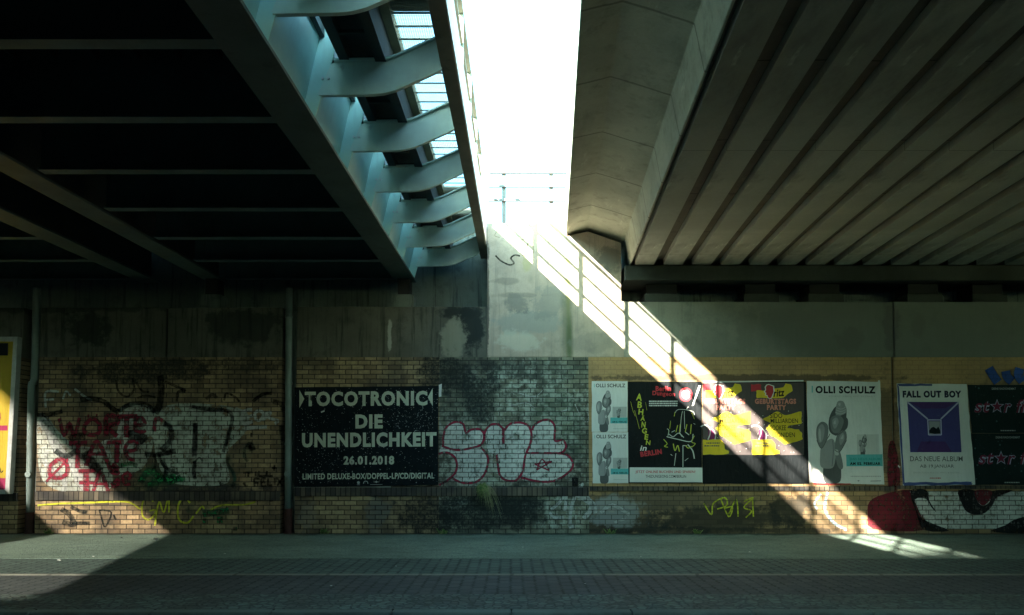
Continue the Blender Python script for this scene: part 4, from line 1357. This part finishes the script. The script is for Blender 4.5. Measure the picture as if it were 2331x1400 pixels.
# large singer poster
th = poster([(1835.4, 867.3), (2002.5, 869.4), (2006, 985), (2012, 1102.8), (1841.7, 1098.5), (1838, 985)], PAPER, 'large white poster reading OLLI SCHULZ with a grey balloon figure and cyan label', PY - .001)
text('OLLI SCHULZ', (1855, 879, 1992, 896), INK, T - .002, th, .045, -.3)
text('SCHEISS LEBEN, GUT ERZÄHLT', (1885, 900, 1991, 904.5), GRL, T - .002, th, .0, -.3)
shapes('mark', CYAN, th, [[(1846.5, 878.5), (1849, 878.5), (1849, 894), (1846.5, 894)]], y=T - .002)
figure(th, 1855, 914, 1930, 1098, T - .002)
shapes('small_picture', mat_paper('ink_pale_grey', (.5, .51, .48), .6), th, [[(1949, 989), (1999, 988.5), (2001, 1036), (1950, 1036)]], y=T - .002)
figure(th, 1953, 989, 1972, 1037, T - .003)
shapes('label_strip', CYAN, th, [[(1924.5, 1035), (2007, 1034), (2008, 1061), (1925.5, 1061.5)]], y=T - .006)
text('DAS NEUE ALBUM', (1933, 1042, 2002.5, 1047.5), TEALI, T - .008, th, .02)
text('AM 02. FEBRUAR', (1933, 1052, 2002.5, 1058.6), INK, T - .008, th, .045)
tiny(1935, 2004, 1083, 2.6, GRL, T - .002, th, 0, 3)
shapes('mark', GRY, th, [[(1950, 1094), (1953, 1092.5), (1956, 1094), (1953, 1096.5)], [(1980, 1094), (2004, 1093.5), (2004, 1095.5), (1980, 1096)]], y=T - .002)
MB().stroke([(1850, 1101), (1890, 1102), (1935, 1101.5)], 2.4, PY - .004).build('torn_paper_edge', RED, th)
MB().disc(1999.5, 868, 2.6, 2.2, PY - .005, 8).build('torn_paper_edge', PAPER, th)

# album poster with purple picture
th = poster(edge([(2040, 873), (2199, 874.5), (2208, 985), (2218.5, 1103), (2054, 1107), (2046, 985)], 9, .7, 11), PAPER, 'white poster with purple square picture reading FALL OUT BOY, blue paper at its edges', PY - .001)
shapes('backing_edge', BLUE, th, [edge([(2040.5, 874), (2044.5, 880), (2051, 985), (2058, 1100), (2054.5, 1104), (2046.5, 985)], 5, .8, 3), edge([(2054, 1099), (2210, 1096.5), (2212, 1103), (2056, 1105)], 12, 1.6, 4), edge([(2041, 874), (2120, 874.5), (2120, 878.5), (2044, 879)], 6, 1, 9)], y=T - .002)
text('FALL OUT BOY', (2053, 889.5, 2187, 905.5), mat_paper('ink_dark_navy', (.012, .018, .04), .5), T - .002, th, .06)
shapes('picture', PURP, th, [[(2063.6, 915), (2180.5, 915), (2187, 1029.5), (2070.5, 1029.5)]], y=T - .002)
shapes('picture', VIOL, th, [[(2095, 1005), (2150, 1005), (2165, 1029), (2085, 1029)], [(2070, 916), (2175, 916), (2150, 930), (2095, 930)]], y=T - .0026)
shapes('picture', LAV, th, [], [(3.4, [(2064.5, 916), (2110, 954)]), (3.4, [(2180, 916), (2140, 954)]), (2.6, [(2110, 956), (2140, 956)]), (2.6, [(2140, 955), (2141, 990)]), (2.6, [(2141, 990), (2112, 990)]), (2.6, [(2112, 990), (2110, 955)])], y=T - .0036)
shapes('picture', GRY, th, [[(2113, 959), (2138, 959), (2138, 988), (2114, 988)]], y=T - .0032)
shapes('picture', NAVY, th, [closed([(2114, 986), (2117, 975), (2124, 972), (2130, 976), (2134, 971), (2138, 980), (2138, 987)], 2)], y=T - .004)
text('DAS NEUE ALBUM', (2070, 1038.5, 2189.6, 1050), GRD, T - .002, th, .005)
text('AB 19.JANUAR', (2092.5, 1057.3, 2170, 1066.7), GRD, T - .002, th, .005)
text('ERHÄLTLICH ALS CD, VINYL & DIGITAL', (2078, 1073.5, 2184, 1078), GRL, T - .002, th, .005)
tiny(2115, 2140, 1087, 2.4, RED, T - .002, th, 0, 4)
MB().sheet(edge([(2043, 1058), (2048, 1062), (2047, 1066), (2042, 1061)], 3, .5), PY - .006, .002).build('torn_paper_edge', PAPER, th)


# radio station posters
def star(u, v, r, y):
    return [(u + r * k * math.sin(math.pi * i / 5), v - r * k * math.cos(math.pi * i / 5)) for i, k in zip(range(10), (1, .42) * 5)]


for v0, v1, lab, su, ou in ((876, 986, 'upper of two dark green radio posters reading star fm', 2216, 0), (986.6, 1104, 'lower of two dark green radio posters reading star fm', 2225, 9)):
    th = poster([(2201 + ou * .9, v0), (2372, v0), (2372, v1), (2211 + ou * .8, v1)], mat_paper('ink_bottle_green', (.004, .014, .014), .6, .1), lab, PY + .0005, 'dark radio posters')
    vb = 939.5 if v0 < 900 else 1057
    for dy, mm, bo in ((0, LAV, .05), (-.0012, mat_paper('ink_wine', (.17, .012, .04), .5), .008)):
        text('st', (su, vb - 26, su + 36, vb), mm, T + dy, th, bo, 0, .25)
        text('r fm', (su + 66, vb - 30, su + 136, vb), mm, T + dy, th, bo, 0, .25)
        shapes('logo', mm, th, [star(su + 52, vb - 14, 17 if dy == 0 else 13.5, 0)], y=T + dy)
    text('DEINE RADIOHEIMAT', (su + 40, v0 + 6.5, su + 95, v0 + 11.5), GRL, T, th, .02)
    tiny(su + 60, su + 94, v1 - 7, 2.4, GRL, T, th, 0, 5)
    rnd = random.Random(int(v0))
    b = MB()
    for i in range(26):
        r = rnd.choice((.6, .9, 1.4, 2.2))
        b.disc(rnd.uniform(2218, 2350), rnd.uniform(v0 + 4, v1 - 4), r, r, T + .0008, 7)
    b.build('speckle', mat_paper('ink_faded_teal', (.05, .1, .1), .5, .4), th)

# billboard at the far left
bl = thing('billboard', (X(-60), D - .1, Z(1120)), 'yellow poster in a grey metal frame at the left edge of the wall', 'billboard')
yb0 = D - .09
fx1, fx0 = X(46), X(46) - 3.75
zt_, zb_ = Z(769), Z(1124)
xo = X(37)
MB().slab([(fx0, D - .002), (xo - .02, D - .002), (xo - .02, yb0 + .02), (fx0, yb0 + .02)], zb_ + .03, zt_ - .03).build('back_panel', M_black, bl)
fr = mat_plain('aluminium_frame', (.42, .43, .41), .45, .25)


def quad(pts, y_a, y_b, nm, m):
    n = len(pts)
    vs = [(*p[:1], y_a, p[1]) for p in pts] + [(p[0], y_b, p[1]) for p in pts]
    return MB().add(vs, [tuple(range(n)), tuple(range(2 * n - 1, n - 1, -1))] + [(i, i + n, (i + 1) % n + n, (i + 1) % n) for i in range(n)]).build(nm, m, bl, .004)


fw = .072
quad([(fx1 - fw, zt_), (fx1, zt_), (xo, zb_), (xo - fw, zb_)], yb0 - .03, D - .003, 'frame_side', fr)
quad([(fx0, zt_), (fx1 - fw - .002, zt_), (fx1 - fw - .002, zt_ - fw), (fx0, zt_ - fw)], yb0 - .03, D - .003, 'frame_top', fr)
quad([(fx0, zb_ + fw), (xo - fw - .002, zb_ + fw), (xo - fw - .002, zb_), (fx0, zb_)], yb0 - .03, D - .003, 'frame_bottom', fr)
quad([(fx0, zt_ - fw - .002), (fx1 - fw - .004, zt_ - fw - .002), (xo - fw - .004, zb_ + fw + .002), (fx0, zb_ + fw + .002)], yb0, yb0 + .018, 'paper_sheet', mat_paper('ink_dull_yellow', (.42, .30, .03), .6))
YT = yb0 - .003
RASP = mat_paper('ink_raspberry', (.33, .03, .09), .6)
shapes('lettering', INK, bl, [[(-70, 783), (27, 783), (26.5, 811), (-70, 811)], [(-70, 811.2), (3, 811.2), (3, 912), (-70, 912)]], y=YT)
text('e', (-12, 935, 10.5, 958), RASP, YT, bl, .05)
shapes('price_bar', RASP, bl, [[(-170, 969), (26, 969), (26, 980.5), (-170, 980.5)]], y=YT)
text('3', (-22, 991, 4.5, 1023), INK, YT, bl, .05)
MB().stroke([(-40, 1072), (-30, 1062), (-26, 1074), (-14, 1066), (-8, 1074), (-2, 1065), (2, 1075), (8, 1066), (11, 1075), (16, 1071)], 2, YT).build('lettering', INK, bl)
shapes('price_bar', RASP, bl, [[(-300, 1088), (24, 1088), (23, 1117), (-300, 1117)]], y=YT)

# ------------------------------------------------------------------ grass tuft, litter
gx, gz_ = at(1100, 1104)
tuft = thing('grass_tuft', (gx, D, gz_), 'drooping green grass tuft growing from the brick ledge under the bubble letters', 'plant')
t = NT('grass_blade', .6, .3)
t.fin(t.mix(t.rng(t.noise(30, 2), .35, .65), (.06, .16, .04), (.26, .28, .10)))
rnd = random.Random(5)
for nm, n in (('blades', 70), ('dry_blades', 26)):
    b = MB()
    for i in range(n):
        dry = nm != 'blades'
        x0 = gx + rnd.uniform(-.05, .05)
        L = rnd.uniform(.16, .34) if not dry else rnd.uniform(.3, .62)
        dx = rnd.uniform(-.5, .5) if not dry else rnd.uniform(.2, .55)
        up = rnd.uniform(.1, .9) if not dry else rnd.uniform(-.1, .2)
        pts = []
        for k in range(6):
            f = k / 5
            pts.append((x0 + dx * L * f, D - .03 - rnd.uniform(.02, .05) - .10 * f * (1 - f * .6), gz_ + L * (up * f - (1.25 if not dry else 1.0) * f * f)))
        vs = []
        for k, p in enumerate(pts):
            wd = .006 * (1 - k / 5.2)
            vs += [(p[0] - wd, p[1], p[2]), (p[0] + wd, p[1] - .002, p[2])]
        b.add(vs, [(2 * k, 2 * k + 1, 2 * k + 3, 2 * k + 2) for k in range(5)])
    mm = t.m if nm == 'blades' else mat_plain('dry_grass', (.34, .33, .16), .7, .4)
    b.build(nm, mm, tuft)

M_lit = mat_plain('litter_paper', (.62, .62, .58), .7, .2)


def scrap(u, v, s, label, m=M_lit, group=None, sd=0):
    yy = gy(v)
    x = (u - CX) / F * yy * 1.006
    rnd = random.Random(sd)
    vs, n = [], 7
    for k in range(n):
        a = 2 * math.pi * k / n
        vs.append((x + s * math.cos(a) * rnd.uniform(.6, 1), yy + s * .6 * math.sin(a) * rnd.uniform(.6, 1), .004 + rnd.uniform(0, .5) * s))
    vs.append((x, yy, s * .75))
    b = MB().add(vs, [(k, (k + 1) % n, n) for k in range(n)] + [tuple(range(n))[::-1]])
    return tag(b.build('litter_scrap', m), label, 'litter', group)


scrap(364, 1231, .07, 'crumpled white paper on the pavement below the yellow tag', sd=1)
scrap(147, 1277, .03, 'small white scrap on the sunlit pavement near the left edge', sd=2)
scrap(287, 1226, .035, 'small dark stone lying by the brick wall left of the paper', M_black, sd=3)
for k, (u, v) in enumerate(((225, 1268), (268, 1284), (520, 1262), (905, 1290), (1190, 1247), (1455, 1268), (1700, 1258), (1330, 1330), (760, 1335))):
    scrap(u, v, (.018, .012, .022, .014)[k % 4], 'tiny pale scrap of litter lying loose on the pavement', group='tiny pale scraps scattered on the pavement', sd=10 + k)
scrap(2022, 1236, .03, 'small pale scrap lying in the sun stripe on the pavement', sd=4)

# small weeds at the foot of the wall
rnd = random.Random(21)
for k, (u, lab) in enumerate(((120, 'small green weed at the wall foot right of the left drainpipe'), (742, 'small green weed at the wall foot under the dark concert poster'), (1010, 'small green weed at the wall foot under the bubble letters'), (1388, 'small green weed at the wall foot under the two small white posters'), (1585, 'small green weed at the wall foot under the plain black poster'))):
    xx = X(u)
    b = MB()
    for q in range(26):
        a = rnd.uniform(0, math.pi)
        L = rnd.uniform(.04, .11)
        dx, dy, h = math.cos(a) * L * .7, -abs(math.sin(a)) * L * .6, L * rnd.uniform(.4, 1)
        x0 = xx + rnd.uniform(-.06, .06)
        y0_ = D - .02
        b.add([(x0 - .005, y0_, 0), (x0 + .005, y0_, 0), (x0 + dx * .6 + .009, y0_ + dy * .6, h * .8), (x0 + dx, y0_ + dy, h), (x0 + dx * .6 - .009, y0_ + dy * .6, h * .8)], [(0, 1, 2, 3, 4)])
    tag(b.build('weed', bpy.data.materials['grass_blade']), lab, 'plant', 'weeds along the wall foot')
